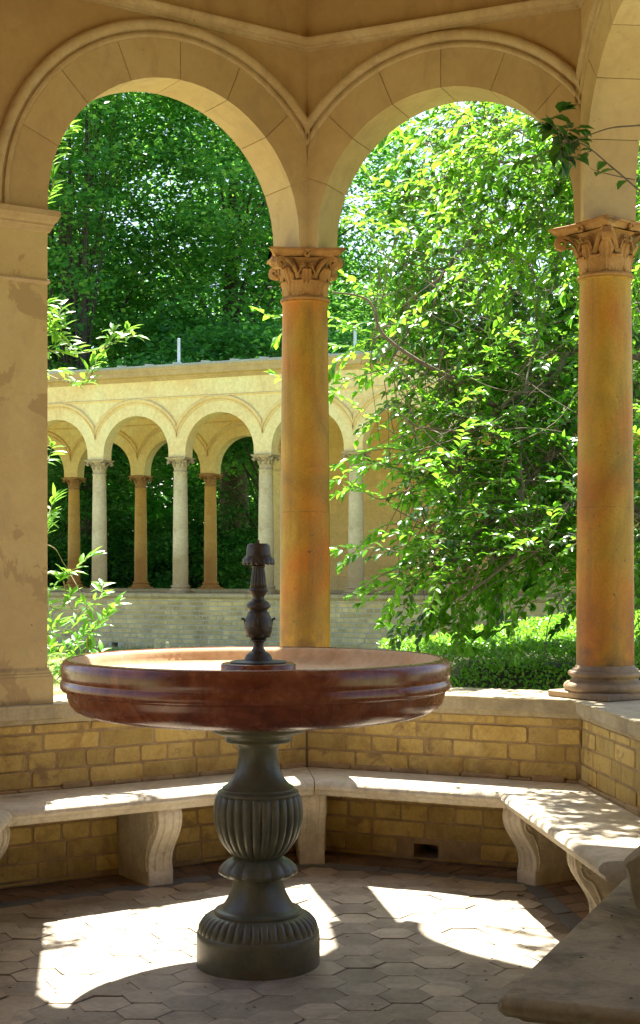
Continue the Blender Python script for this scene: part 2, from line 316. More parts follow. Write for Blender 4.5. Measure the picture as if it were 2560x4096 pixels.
# ------------------------------------------------------------------ generic builders
def arch_wall(P, d, nrm, t0, t1, w, arches, z0, z1, Rv, mould, lims, wall, ring, mold, e0=0, e1=0, seg=28, nv=8, gap=2.8, stilt_m=True):
    """wall along d from P, outer side = nrm; arches = [(c,R,zs)], lims = [(tmin,tmax)] per arch."""
    def Q(t, o, z): return (P[0]+d[0]*t+nrm[0]*o, P[1]+d[1]*t+nrm[1]*o, z)
    cols = [(t0, z0)]
    for c, R, zs in arches:
        Rw = R+5
        cols.append((c-Rw, z0)); cols.append(None)
        cols += [(c-Rw*math.cos(PI*i/seg), zs+Rw*math.sin(PI*i/seg)) for i in range(seg+1)]
        cols.append(None); cols.append((c+Rw, z0))
    cols.append((t1, z0))
    runs = []; cur = []
    for x in cols:
        if x is None: runs.append(cur); cur = []
        else: cur.append(x)
    runs.append(cur)
    for ri, run in enumerate(runs):
        for i in range(len(run)-1):
            (ta, za), (tb, zb) = run[i], run[i+1]
            tab = ta-(e0 if (ri == 0 and i == 0) else 0); tbb = tb+(e1 if (ri == len(runs)-1 and i == len(run)-2) else 0)
            wall.quad(Q(ta, 0, za), Q(tb, 0, zb), Q(tb, 0, z1), Q(ta, 0, z1))
            wall.quad(Q(tbb, w, zb), Q(tab, w, za), Q(tab, w, z1), Q(tbb, w, z1))
            wall.quad(Q(tab, w, za), Q(tbb, w, zb), Q(tb, 0, zb), Q(ta, 0, za))
            wall.quad(Q(ta, 0, z1), Q(tb, 0, z1), Q(tbb, w, z1), Q(tab, w, z1))
    for (c, R, zs) in arches:
        for sgn in (-1, 1):
            Rw = R+5
            wall.quad(Q(c+sgn*Rw, 0, z0), Q(c+sgn*Rw, w, z0), Q(c+sgn*Rw, w, zs), Q(c+sgn*Rw, 0, zs))
    for (c, R, zs), (ta, tb) in zip(arches, lims):
        def rad(r, a):        # clamp the radius to the bay
            ca = math.cos(a); lim = (tb-c) if ca > 0 else (c-ta)
            return r if abs(ca) < 1e-4 else min(r, lim/abs(ca))
        for k in range(nv):
            a0 = PI*k/nv; a1 = PI*(k+1)/nv
            ga = gap/2/R
            angs = [a0+ga*(k > 0)]+[a0+(a1-a0)*j/4 for j in (1, 2, 3)]+[a1-ga*(k < nv-1)]
            pts = [(a, 0) for a in angs]
            if k == 0: pts = [(0, z0-zs+.5)]+pts
            if k == nv-1: pts = pts+[(PI, z0-zs+.5)]
            fr, fo, bi, bo = [], [], [], []
            for a, dz in pts:
                ro = rad(Rv, a); ca, sa = math.cos(a), math.sin(a)
                fr.append(Q(c+R*ca, -3, zs+R*sa+dz)); fo.append(Q(c+ro*ca, -3, zs+ro*sa+dz))
                bi.append(Q(c+R*ca, w+3, zs+R*sa+dz)); bo.append(Q(c+ro*ca, w+3, zs+ro*sa+dz))
            n = len(pts); vs = fr+fo+bi+bo; fs = []
            for i in range(n-1):
                fs += [(i, i+1, n+i+1, n+i), (2*n+i, 3*n+i, 3*n+i+1, 2*n+i+1), (i, 2*n+i, 2*n+i+1, i+1)]
            fs += [(0, n, 3*n, 2*n), (n-1, 3*n-1, 4*n-1, 2*n-1)]
            ring.add(vs, fs)
        # moulding
        for side in ((0, 1) if mould else ()):
            rings = []
            K_ = seg*2
            pts = [(PI*i/K_, 0) for i in range(K_+1)]
            if stilt_m: pts = [(0, z0-zs)]+pts+[(PI, z0-zs)]
            prev = None
            for a, dz in pts:
                ca, sa = math.cos(a), math.sin(a)
                rin = mould[0][0]; ok = rad(rin, a) >= rin-1e-6
                row = []
                for r, pr in mould:
                    rr = rad(r, a)
                    o = -pr-(1 if rr > 0 else 0) if side == 0 else w+pr+1
                    row.append(Q(c+rr*ca, o, zs+rr*sa+dz))
                if ok: rings.append(row)
                else:
                    if len(rings) > 1: mold.loft(rings, False)
                    rings = []
            if len(rings) > 1: mold.loft(rings, False)
MOULD = [(640,0),(642,8),(650,12),(659,9),(661,1),(668,1),(671,10),(680,19),(695,22),(704,18),(708,9),(709,0)]
def mk_mould(Rv, scale=1.0): return [(Rv+(r-640)*scale, p*scale) for r, p in MOULD]

def bricks(fm, mm, P, d, nrm, ln, z0, z1, pitch=65.0, st=222.0, hd=111.0, joint=7.0, holes=(), depth=6.0, seed=1, top_half=True, jit=2.0):
    rr = random.Random(seed)
    def Q(t, o, z): return (P[0]+d[0]*t+nrm[0]*o, P[1]+d[1]*t+nrm[1]*o, z)
    z = z1; row = 0
    while z > z0+4:
        h = pitch*.55 if (row == 0 and top_half) else pitch
        zb = max(z-h, z0)
        bw = hd if (row % 2 == 0 and not (row == 0)) else st
        t = -rr.uniform(0, bw)
        while t < ln:
            w_ = bw if rr.random() > .14 else (hd if bw == st else st)
            a, b = max(t, 1), min(t+w_, ln-1)
            if b-a > 14 and not any(a < h_[1] and b > h_[0] and zb < h_[3]-2 and z > h_[2]+2 for h_ in holes):
                j = joint/2; e = min(rr.uniform(2, 10), (z-zb)*.2)
                o0 = rr.uniform(-2.0, 2.5)
                zz = [(a+j, zb+j), (b-j, zb+j), (b-j, z-j), (a+j, z-j)]
                ring0 = [(x+rr.uniform(-jit, jit), y+rr.uniform(-jit, jit)*.6) for x, y in zz]
                def octo(pts, ins, k):
                    (ax, az), (bx, bz), (cx, cz), (dx_, dz) = pts
                    i = ins
                    return [(ax+i+k, az+i), (bx-i-k, bz+i), (bx-i, bz+i+k), (cx-i, cz-i-k), (cx-i-k, cz-i), (dx_+i+k, dz-i), (dx_+i, dz-i-k), (ax+i, az+i+k)]
                r0 = [Q(x, depth, y_) for x, y_ in octo(ring0, 0, e*.8)]
                r1 = [Q(x, o0+1.2, y_) for x, y_ in octo(ring0, .8, e*.8)]
                r2 = [Q(x, o0, y_) for x, y_ in octo(ring0, 3.0, e*.7)]
                fm.loft([r0, r1, r2], True); fm.add(r2, [tuple(range(8))])
            t += w_
        z = zb; row += 1
    # mortar bed, cut round the holes
    ts = sorted({0, ln, *[h[0] for h in holes], *[h[1] for h in holes]})
    for a, b in zip(ts[:-1], ts[1:]):
        zz = sorted({z0, z1, *[h[2] for h in holes if h[0] <= a < h[1]], *[h[3] for h in holes if h[0] <= a < h[1]]})
        for p, q in zip(zz[:-1], zz[1:]):
            if any(h[0] <= a < h[1] and h[2] <= p < h[3] for h in holes): continue
            mm.quad(Q(a, 3.5, p), Q(b, 3.5, p), Q(b, 3.5, q), Q(a, 3.5, q))
    for a, b, p, q in holes:
        D = 170
        mm.quad(Q(a, 3.5, p), Q(a, D, p), Q(a, D, q), Q(a, 3.5, q)); mm.quad(Q(b, 3.5, p), Q(b, D, p), Q(b, D, q), Q(b, 3.5, q))
        mm.quad(Q(a, 3.5, q), Q(b, 3.5, q), Q(b, D, q), Q(a, D, q)); mm.quad(Q(a, 3.5, p), Q(b, 3.5, p), Q(b, D, p), Q(a, D, p))
        mm.quad(Q(a, D, p), Q(b, D, p), Q(b, D, q), Q(a, D, q))

def acanthus(mb, ang, r0, z0, h, w, lean, curl, cols=7, rows=9):
    """one leaf standing on the bell at angle ang"""
    vs = []
    ca, sa = math.cos(ang), math.sin(ang)
    for i in range(rows):
        v = i/(rows-1)
        if v < .75:
            z = z0+h*v/.75*.92; out = r0+lean*(v/.75)**2
        else:
            q = (v-.75)/.25*PI*.85
            z = z0+h*.92+curl*.55*math.sin(q); out = r0+lean+curl*(1-math.cos(q))*.6
        ww = w*(.62+.55*math.sin(PI*min(v*1.05, 1))**.8)*(1 if v < .8 else 1-.45*(v-.8)/.2)
        ww *= 1+(.12 if i % 2 else -.08)
        for j in range(cols):
            u = -1+2*j/(cols-1)
            rib = (4.0*(1-abs(u)) + 2.2*math.cos(u*PI*3)) * (h/90)
            o = out+rib-3.5*abs(u)*v
            s_ = u*ww/2
            vs.append((o*ca-s_*sa, o*sa+s_*ca, z-(abs(u)**2)*h*.07*v))
    fs = [(i*cols+j, i*cols+j+1, (i+1)*cols+j+1, (i+1)*cols+j) for i in range(rows-1) for j in range(cols-1)]
    mb.add(vs, fs)
def capital_mb(H=197.0, rb=92.0, ab=151.0, detail=2):
    mb = MB(); n = 40 if detail == 2 else 16
    mb.lathe(0, 0, [(rb-2,-2),(rb+9,0),(rb+11,6),(rb+8,12),(rb-3,14),(rb-6,20),(rb-7,H*.3),(rb-4,H*.6),(rb+8,H*.8),(rb+24,H*.86)], n)
    for k in range(8): acanthus(mb, PI/8+k*PI/4, rb-5, 16, H*.30, 62*rb/92, 8, 16, 7 if detail == 2 else 5, 9 if detail == 2 else 6)
    for k in range(8): acanthus(mb, k*PI/4, rb-4, 24, H*(.48 if k % 2 == 0 else .52), 46*rb/92, 14 if k % 2 == 0 else 26, 20, 7 if detail == 2 else 5, 9 if detail == 2 else 6)
    # corner volutes (ribbon spirals standing in the diagonal planes)
    cr = ab*1.30
    for k in range(4):
        a = PI/4+k*PI/2; ca, sa = math.cos(a), math.sin(a)
        for tw in (-1, 1):
            pts = []
            for q in np.linspace(0, 1, 7 if detail == 2 else 4):
                pts.append((rb-2+(cr-rb-34)*q**1.6, H*.42+H*.40*(1-(1-q)**2)))
            cx, cz, r0 = cr-34, H*.82-24, 24
            for q in np.linspace(0, 1, 14 if detail == 2 else 7)[1:]:
                an = PI/2-q*PI*3.2; r = r0*(1-.72*q)
                pts.append((cx+r*math.cos(an), cz+r*math.sin(an)))
            rings = []
            for i, (r, z) in enumerate(pts):
                side = tw*(34*(1-min(i/6, 1)) if i < 7 else 0)
                hw = 8.5
                c0 = (r*ca-(side+tw*8)*sa, r*sa+(side+tw*8)*ca, z)
                nx = pts[min(i+1, len(pts)-1)]; px = pts[max(i-1, 0)]
                tx, tz = nx[0]-px[0], nx[1]-px[1]; l = math.hypot(tx, tz) or 1
                ox, oz = -tz/l*5.5, tx/l*5.5
                rings.append([(c0[0]+ox*ca*e1-(hw*e2)*sa, c0[1]+ox*sa*e1+(hw*e2)*ca, c0[2]+oz*e1) for e1, e2 in ((1,-1),(1.3,0),(1,1),(-1,1),(-1,-1))])
            mb.loft(rings, True, True)
    # small inner helices
    if detail == 2:
        for k in range(4):
            a = k*PI/2; ca, sa = math.cos(a), math.sin(a)
            for sg in (-1, 1):
                pts = []
                for q in np.linspace(0, 1, 6): pts.append((sg*(34-20*q), H*.5+H*.24*q))
                for q in np.linspace(0, 1, 9)[1:]:
                    an = PI/2+ -q*2.6*PI; r = 11*(1-.7*q)
                    pts.append((sg*(16-r*math.cos(an)*1.0), H*.74-11+r*math.sin(an)))
                o = rb+14
                mb.tube([((o+6*i/len(pts))*ca-x*sa, (o+6*i/len(pts))*sa+x*ca, z) for i, (x, z) in enumerate(pts)], 3.6, 5)
            # rosette on the abacus
            for q in range(6):
                an = q*PI/3; x, z = 9*math.cos(an), H*.90+11*math.sin(an)
                o = ab*.86
                c0 = (o*ca-x*sa, o*sa+x*ca, z)
                mb.lathe(c0[0], c0[1], [(.1,z-8),(6,z-5),(8,z),(6,z+5),(.1,z+8)], 6)
    # abacus with hollow sides and cut corners
    def outline(sc):
        out = []
        for k in range(4):
            a = k*PI/2
            for u in np.linspace(-1, 1, 11):
                x = ab*sc*(.86+.14*u*u)+(0 if abs(u) < .99 else -6); y = ab*sc*u*.97
                out.append((x*math.cos(a)-y*math.sin(a), x*math.sin(a)+y*math.cos(a)))
        return out
    rings = []
    for sc, z in ((.84,H*.83),(.88,H*.84),(.90,H*.87),(.97,H*.93),(.98,H*.94),(1.03,H*.945),(1.03,H-2),(1.01,H)):
        rings.append([(x, y, z) for x, y in outline(sc)])
    mb.loft(rings, True, True)
    return mb
def base_mb(rs=106.0, n=40):
    mb = MB(); k = rs/106
    mb.box((0, 0, 13), (300*k, 300*k, 26), bev=4)
    mb.lathe(0, 0, [(r*k, z) for r, z in ((146,26),(152,33),(154,42),(150,52),(142,58),(134,60),(124,66),(121,73),(126,79),(130,81),(136,85),(137,92),(133,98),(122,101),(120,108),(112,112),(rs/k,122))], n)
    return mb
def shaft_mb(z0, z1, r0, r1, n=48):
    mb = MB(); prof = []
    for i in range(13):
        q = i/12; r = r0+(r1-r0)*(q**1.7)
        prof.append((r, z0+(z1-z0)*q))
    prof[-1:] = [(r1, z1-12), (r1+2, z1-10), (r1+6, z1-4), (r1+4, z1)]
    mb.lathe(0, 0, prof, n); return mb
def put(ob, loc_u, rz, parent):
    o = ORG.get(parent.name, (0, 0, 0))
    ob.parent = parent; ob.location = tuple((a-b)*S for a, b in zip(loc_u, o)); ob.rotation_euler = (0, 0, rz)

# ------------------------------------------------------------------ pavilion
PAV = thing('garden_pavilion', 'ochre plastered arcaded pavilion with brick parapet standing around the fountain', 'pavilion', (0, 5000, 0))
ZPAR = 645.0; ZSPR = EYE+1265.0; ZTOP = 3900.0; W = 190.0
# --- upper walls with arches
walls = [
    # (i0,i1, arches measured from ROOM[i0])
    (1, 2, [(1570-573, 534, EYE+1300)]),
    (2, 3, [(567, 520, EYE+1313)]),
    (3, 4, [(43+560, 560, EYE+1330)]),
    (0, 1, [(700, 560, EYE+1330)]),
]
for wi, (i0, i1, ar) in enumerate(walls):
    d, ln = unit(ROOM[i0], ROOM[i1]); n = NS[i0]
    wall, ring, mold = MB(), MB(), MB()
    def ext(i):
        if i in (0, len(ROOM)-1): return 0
        a, b = NS[i-1], NS[i]; ang = math.acos(max(-1, min(1, a[0]*b[0]+a[1]*b[1]))); return W*math.tan(ang/2)
    R = ar[0][1]
    arch_wall(ROOM[i0], d, n, 0, ln, W, ar, ZSPR, ZTOP, R+146, mk_mould(R+146), [(1, ln-1)], wall, ring, mold, ext(i0), ext(i1), seg=40)
    wo = wall.build('arch_wall', 'plaster', PAV)
    ring.build('voussoir_ring', 'plaster_arch', wo)
    mold.build('arch_moulding', 'mould', wo, smooth=True, angle=50)
# string course
sc = MB()
sweep_room(sc, [(2,3190),(-6,3192),(-8,3200),(-16,3204),(-18,3212),(-26,3216),(-34,3228),(-36,3236),(2,3242)], 0, 4)
sc.build('string_course', 'mould', PAV)
ROOFY = -3200
# ceiling with flat roof above; stretch behind the camera added to cut sky light
cl = MB()
pts = [mit(i, 60) for i in range(5)]
poly = [(*p, 3905) for p in pts]+[(2300, 3400, 3905), (2300, -900, 3905), (-2300, -900, 3905), (-2300, 3000, 3905)]
cl.add([(*mit(i, 260), 3903) for i in range(5)]+[(2300, 3400, 3903), (2300, ROOFY, 3903), (-2600, ROOFY, 3903), (-2600, 3400, 3903)], [tuple(range(9))])
cl.add([(*mit(i, 260), 4100) for i in range(5)]+[(2300, 3400, 4100), (2300, ROOFY, 4100), (-2600, ROOFY, 4100), (-2600, 3400, 4100)], [tuple(range(9))])
cl.build('ceiling', 'plaster', PAV)
rw = MB()  # unseen walls added behind the camera to cut sky light, bounce warmth
for a, b in (((-2600, -1500), (2300, -1500)), ((2300, -1500), (2300, 1900)), ((-2600, 2100), (-2600, -1500))):
    (dx, dy), l_ = unit(a, b); rw.box(((a[0]+b[0])/2, (a[1]+b[1])/2, 1920), (l_, 180, 3960), ax=(dx, dy))
rw.build('added_light_block', 'plaster', PAV)
# --- parapet
PROF_COP = [(300,ZPAR-70),(-2,ZPAR-72),(-6,ZPAR-66),(-10,ZPAR-58),(-22,ZPAR-52),(-24,ZPAR-48),(-27,ZPAR-12),(-33,ZPAR-9),(-37,ZPAR-3),(-34,ZPAR),(320,ZPAR),(320,ZPAR-60)]
HOLES = {1: [(1570-1570+ 0, 0, 0, 0)], 2: []}
holeAL = [(1570-720, 1570-610, 12, 62)]
holeAB = [(455, 555, 10, 62)]
for wi, i0 in enumerate((0, 1, 2, 3)):
    d, ln = unit(ROOM[i0], ROOM[i0+1]); n = NS[i0]
    cp, fm, mm = MB(), MB(), MB()
    rings = []
    m = 14
    for q in range(m+1):
        row = []
        for o, z in PROF_COP:
            a = mit(i0, o); b = mit(i0+1, o); t = q/m
            jx = R_.uniform(-1.6, 1.6) if (0 < q < m and o < 0) else 0
            p = (a[0]+(b[0]-a[0])*t+n[0]*jx, a[1]+(b[1]-a[1])*t+n[1]*jx)
            row.append((*p, z+(jx*.4 if o < 0 else 0)))
        rings.append(row)
    cp.loft(rings, True)
    holes = holeAL if i0 == 1 else holeAB if i0 == 2 else []
    bricks(fm, mm, ROOM[i0], d, n, ln, 0, ZPAR-72, holes=holes, seed=20+i0)
    bo = fm.build('brick_wall', 'brick', PAV)
    mm.build('mortar_bed', 'mortar', bo)
    cp.build('coping', 'coping', bo)
    # outer face of the parapet
    of = MB(); a, b = mit(i0, 300), mit(i0+1, 300)
    of.quad((*a, -40), (*b, -40), (*b, ZPAR-65), (*a, ZPAR-65))
    of.build('outer_face', 'brick', bo)
# rough footing course that stands a little proud of the wall, at the seat level and at the floor
for i0 in (1, 2, 3):
    d, ln = unit(ROOM[i0], ROOM[i0+1]); n = NS[i0]
    ft = MB(); rr = random.Random(i0); t = 6
    holes = holeAL if i0 == 1 else holeAB if i0 == 2 else []
    while t < ln-10:
        w_ = rr.uniform(90, 190); e = min(t+w_, ln-6)
        hh = rr.uniform(12, 26)
        c = ((t+e)/2)
        ft.box((ROOM[i0][0]+d[0]*c-n[0]*4, ROOM[i0][1]+d[1]*c-n[1]*4, 335+hh/2-3), (e-t-rr.uniform(1, 4), rr.uniform(14, 26), hh), ax=d, bev=5)
        t = e
    ft.build('footing_course', 'mortar', PAV)
# --- columns on the parapet
def column(loc, rz, rs0, rs1, zb, zt, name_mat='column'):
    z0, z1 = zb+118, zt-197
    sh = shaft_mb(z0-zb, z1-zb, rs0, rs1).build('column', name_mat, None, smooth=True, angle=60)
    put(sh, (loc[0], loc[1], zb), rz, PAV)
    c = capital_mb(197, rs1-1, 151).build('capital', 'capital', None, smooth=True, angle=40); c.parent = sh; c.location = (0, 0, (z1-zb)*S)
    b = base_mb(rs0).build('base', 'base_stone', None, smooth=True, angle=40); b.parent = sh
    return sh
def outw(i, off): return mit(i, off)
ca_ = outw(2, 98); cb_ = (1068, 5430)
angA = math.atan2(NS[1][1]+NS[2][1], NS[1][0]+NS[2][0]); angB = math.atan2(NS[2][1]+NS[3][1], NS[2][0]+NS[3][0])
column(ca_, angA+PI, 103, 92, ZPAR, ZSPR)
column(cb_, angB+PI, 107, 95, ZPAR, ZSPR)
cc = outw(4, 100)
column(cc, math.atan2(NS[3][1], NS[3][0]), 107, 95, ZPAR, ZSPR)
# --- square pier at the left end of the first bay
pm, im, bm = MB(), MB(), MB()
dA, lnA = unit(ROOM[1], ROOM[2]); nA = NS[1]
tp = 1570-573-534       # pier edge measured from L
def QA(t, o, z): return (ROOM[1][0]+dA[0]*t+nA[0]*o, ROOM[1][1]+dA[1]*t+nA[1]*o, z)
pier_prof = [(0, 0), (tp, 0), (tp, W), (-60, W)]
pm.loft([[QA(t, o, z) for t, o in pier_prof] for z in (ZPAR+2, ZSPR-1)], True, True)
def band(mb, z0, prof):
    rings = []
    for e, z in prof:
        rings.append([QA(-200, -e, z), QA(tp+e, -e, z), QA(tp+e, W+e, z), QA(-200, W+e, z)])
    mb.loft(rings, True, True)
band(im, 0, [(2,ZSPR-78),(8,ZSPR-74),(14,ZSPR-60),(18,ZSPR-56),(18,ZSPR-48),(26,ZSPR-40),(33,ZSPR-26),(36,ZSPR-24),(36,ZSPR-4),(30,ZSPR),(2,ZSPR+1)])
band(im, 0, [(1,ZSPR-262),(6,ZSPR-258),(9,ZSPR-252),(6,ZSPR-246),(1,ZSPR-244)])
band(bm, 0, [(16,ZPAR+1),(16,ZPAR+96),(13,ZPAR+100),(13,ZPAR+106),(9,ZPAR+110),(9,ZPAR+116),(3,ZPAR+124),(1,ZPAR+128)])
po = pm.build('pier', 'pier', PAV); im.build('impost', 'mould', po); bm.build('plinth', 'pier', po)

# ------------------------------------------------------------------ floor
gm = MB(); gm.add([(-2600, 200, -3), (2600, 200, -3), (2600, 6300, -3), (-2600, 6300, -3)], [(0, 1, 2, 3)])
def inside(p, off):
    for i in range(4):
        d, ln = unit(ROOM[i], ROOM[i+1]); n = NS[i]
        if (p[0]-ROOM[i][0])*n[0]+(p[1]-ROOM[i][1])*n[1] > off: return False
    return True
tm = MB(); cr = 75.0
for ix in range(-22, 22):
    for iy in range(0, 36):
        x = ix*cr*1.5+R_.uniform(-1, 1); y = 1500+iy*cr*1.732+(cr*.866 if ix % 2 else 0)
        if not inside((x, y), -262) and y > 3300: continue
        if not (-2400 < x < 1900): continue
        if y > 6000: continue
        z = R_.uniform(-1.8, 1.8); rot = -.06+R_.uniform(-.03, .03); sx, sy = R_.uniform(-1.3, 1.3), R_.uniform(-1.3, 1.3)
        rings = []
        for r, dz in ((cr-.7, -3), (cr-1.0, -.8), (cr-3.0, 0)):
            rings.append([(x+r*math.cos(k*PI/3+rot), y+r*math.sin(k*PI/3+rot), z+dz+(sx*math.cos(k*PI/3)+sy*math.sin(k*PI/3))) for k in range(6)])
        tm.loft(rings, True); tm.add(rings[-1], [tuple(range(6))])
dk = MB(); rd = MB()
for i in range(0, 4):
    for mb, o0, o1, stp in ((dk, -255, -190, 210), (rd, -186, -128, 110), (rd, -124, -66, 110), (rd, -62, -8, 110)):
        a0, b0, a1, b1 = mit(i, o0), mit(i+1, o0), mit(i, o1), mit(i+1, o1)
        l = math.hypot(b0[0]-a0[0], b0[1]-a0[1]); k = max(1, int(l/stp))
        for q in range(k):
            t0, t1 = q/k+.006, (q+1)/k-.006; z = R_.uniform(-1.5, 1.5)
            f = lambda a, b, t: (a[0]+(b[0]-a[0])*t, a[1]+(b[1]-a[1])*t)
            r0 = [(*f(a0, b0, t0), z-4), (*f(a0, b0, t1), z-4), (*f(a1, b1, t1), z-4), (*f(a1, b1, t0), z-4)]
            cx = sum(p[0] for p in r0)/4; cy = sum(p[1] for p in r0)/4
            r1 = [((p[0]-cx)*.97+cx, (p[1]-cy)*.97+cy, z) for p in r0]
            mb.loft([r0, r1], True); mb.add(r1, [(0, 1, 2, 3)])
FL = tm.build('pavilion_floor', 'tile', None, kind='structure')
gm.build('floor_bed', 'grout', FL)
dk.build('border_slabs', 'tile_dark', FL); rd.build('edge_tiles', 'tile_red', FL)

# ------------------------------------------------------------------ benches
def bench_prof(zt=335.0):
    # (offset from wall, z): round nose, hollow, fascia
    return [(o_*.95, z_) for o_, z_ in [(-14, zt-50), (-14, zt), (-300, zt+1), (-335, zt), (-352, zt-4), (-362, zt-12), (-366, zt-22), (-362, zt-31), (-352, zt-36), (-350, zt-38), (-346, zt-40), (-344, zt-50), (-342, zt-52), (-338, zt-56)]]
def console(P, inward, w=98.0, side=None, k=.95):
    """S-shaped bench support; P plan point on the wall, inward = unit vector into the room"""
    mb = MB(); ux, uy = inward; vx, vy = -uy, ux
    prof = [(322,316),(330,305),(334,290),(334,268),(329,245),(319,222),(304,198),(286,172),(270,148),(258,124),(252,100),(251,78),(256,60),(262,58),(262,0)]
    gro = [(-.5,0),(-.47,3),(-.40,4),(-.36,0),(-.24,0),(-.2,5),(-.14,5),(-.1,0),(.1,0),(.14,5),(.2,5),(.24,0),(.36,0),(.40,4),(.47,3),(.5,0)]
    prof = [(a*k, b*.885) for a, b in prof]
    rings = []
    for dp, z in prof:
        row = []
        for g, h in gro:
            hh = h if z > 52 else 0
            o = dp+hh+(-3 if abs(g) == .5 else 0)
            row.append((P[0]+ux*o+vx*g*w, P[1]+uy*o+vy*g*w, z))
        row.append((P[0]+ux*4+vx*.5*w, P[1]+uy*4+vy*.5*w, z)); row.append((P[0]+ux*4-vx*.5*w, P[1]+uy*4-vy*.5*w, z))
        rings.append(row)
    mb.loft(rings, True, True)
    # carved scroll on both flanks
    for sg in (-1, 1):
        pts = []
        for q in np.linspace(0, 1, 26):
            an = -PI/2+q*PI*3.4; r = 42*(1-.72*q)
            pts.append((282+r*math.cos(an)*.9, 230+r*math.sin(an)))
        tail = [(248, 52), (240, 76), (240, 100), (250, 138), (266, 170), (276, 184)]
        for pp in (tail+pts[:1], pts):
            mb.tube([(P[0]+ux*o*k+vx*sg*w*.5, P[1]+uy*o*k+vy*sg*w*.5, z) for o, z in pp], 4.5, 5)
    return mb
def bench(i0, name_label, t_sup, corner_end, tcut=None, t0cut=None, sub=26):
    d, ln = unit(ROOM[i0], ROOM[i0+1]); n = NS[i0]
    root = thing('stone_bench', name_label, 'bench', (*mit(i0, -200), 0), 'stone wall benches round the pavilion')
    mb = MB(); rings = []; rr = random.Random(50+i0)
    for q in range(sub+1):
        t = q/sub; row = []
        for o, z in bench_prof():
            a = mit(i0, o); b = mit(i0+1, o)
            if tcut: b = (a[0]*0+ROOM[i0][0]+d[0]*tcut+n[0]*o, ROOM[i0][1]+d[1]*tcut+n[1]*o)
            gap = 2.0
            a = (a[0]+d[0]*gap, a[1]+d[1]*gap); b = (b[0]-d[0]*gap, b[1]-d[1]*gap)
            j = rr.uniform(-3.4, 3.4) if (o < -330 and z > 330 and 0 < q < sub) else 0
            row.append((a[0]+(b[0]-a[0])*t+n[0]*j, a[1]+(b[1]-a[1])*t+n[1]*j, z+j*.6))
        rings.append(row)
    mb.loft(rings, True, True)
    st = mb.build('seat', 'bench', root, smooth=True, angle=35)
    for t in t_sup:
        P = (ROOM[i0][0]+d[0]*t, ROOM[i0][1]+d[1]*t)
        console(P, (-n[0], -n[1]), k=.86 if i0 == 3 else .95).build('support', 'bench', root, smooth=True, angle=40)
    if corner_end is not None:
        a, b = NS[corner_end-1], NS[corner_end]; v = Vector((-(a[0]+b[0]), -(a[1]+b[1]))).normalized()
        # stretched so the nose stays under the mitre
        k = 1/math.cos(math.acos(max(-1, min(1, a[0]*b[0]+a[1]*b[1])))/2)
        P = (ROOM[corner_end][0]+v[0]*30, ROOM[corner_end][1]+v[1]*30)
        console(P, (v[0], v[1]), 96).build('support', 'bench', root, smooth=True, angle=40)
    return root
bench(1, 'stone bench along the wall behind the left half of the fountain, sunlit edge strip', [790], 2)
bench(2, 'stone bench below the brick wall between the two free columns', [], 3)
bench(3, 'stone bench with dappled leaf shadows along the right-hand brick wall', [900], None, tcut=1380)
bench(0, 'stone bench end with rounded nose just entering the photo at the left edge', [900], 1)
# near slab
P0 = (328, 2703); dS = (math.cos(math.radians(66.5)), math.sin(math.radians(66.5))); fS = (math.cos(math.radians(-21)), math.sin(math.radians(-21)))
SB = thing('stone_slab_seat', 'large dark stone slab seat with moulded edge in the near right corner', 'bench', (700, 3000, 0))
def slab_ring(e, z):
    a = (P0[0]+(dS[0]+fS[0])*e, P0[1]+(dS[1]+fS[1])*e)
    b = (P0[0]+dS[0]*1275+fS[0]*e, P0[1]+dS[1]*1275+fS[1]*e)
    c = (1700, b[1]-60); f = (1700, P0[1]-(1700-P0[0])*.384+e)
    k = 9
    return [(a[0]+dS[0]*k, a[1]+dS[1]*k, z), (b[0], b[1], z), (c[0], c[1], z), (f[0], f[1], z), (a[0]+fS[0]*k, a[1]+fS[1]*k, z)]
sm = MB(); sm.loft([slab_ring(e, z) for e, z in ((60,282),(34,284),(28,290),(20,294),(8,298),(2,306),(0,316),(3,326),(10,333),(16,335))], True, True)
sm.build('slab', 'slab', SB, smooth=True, angle=40)
bl = MB(); bl.loft([slab_ring(90, 0), slab_ring(90, 283)], True, True); bl.build('block', 'slab', SB)
# scrolled arm standing on the slab
am = MB()
profA = [(a, b-36) for a, b in [(0,371),(-2,374),(-16,388),(-30,404),(-38,425),(-44,450),(-46,470),(-50,485),(-56,496),(-56,506),(-50,514),(-40,520),(-28,530),(-6,538),(240,540),(240,371)]]
pa = (868, 3560)
rings = []
for s_ in (0, 14, 320, 334):
    e = 8 if s_ in (0, 334) else 0
    rings.append([(pa[0]+fS[0]*(o+(e if o < 100 else 0))-dS[0]*s_, pa[1]+fS[1]*(o+e)-dS[1]*s_, z-(e if z > 464 else 0)) for o, z in profA])
am.loft(rings, True, True)
am.build('scroll_arm', 'slab', SB, smooth=True, angle=40)

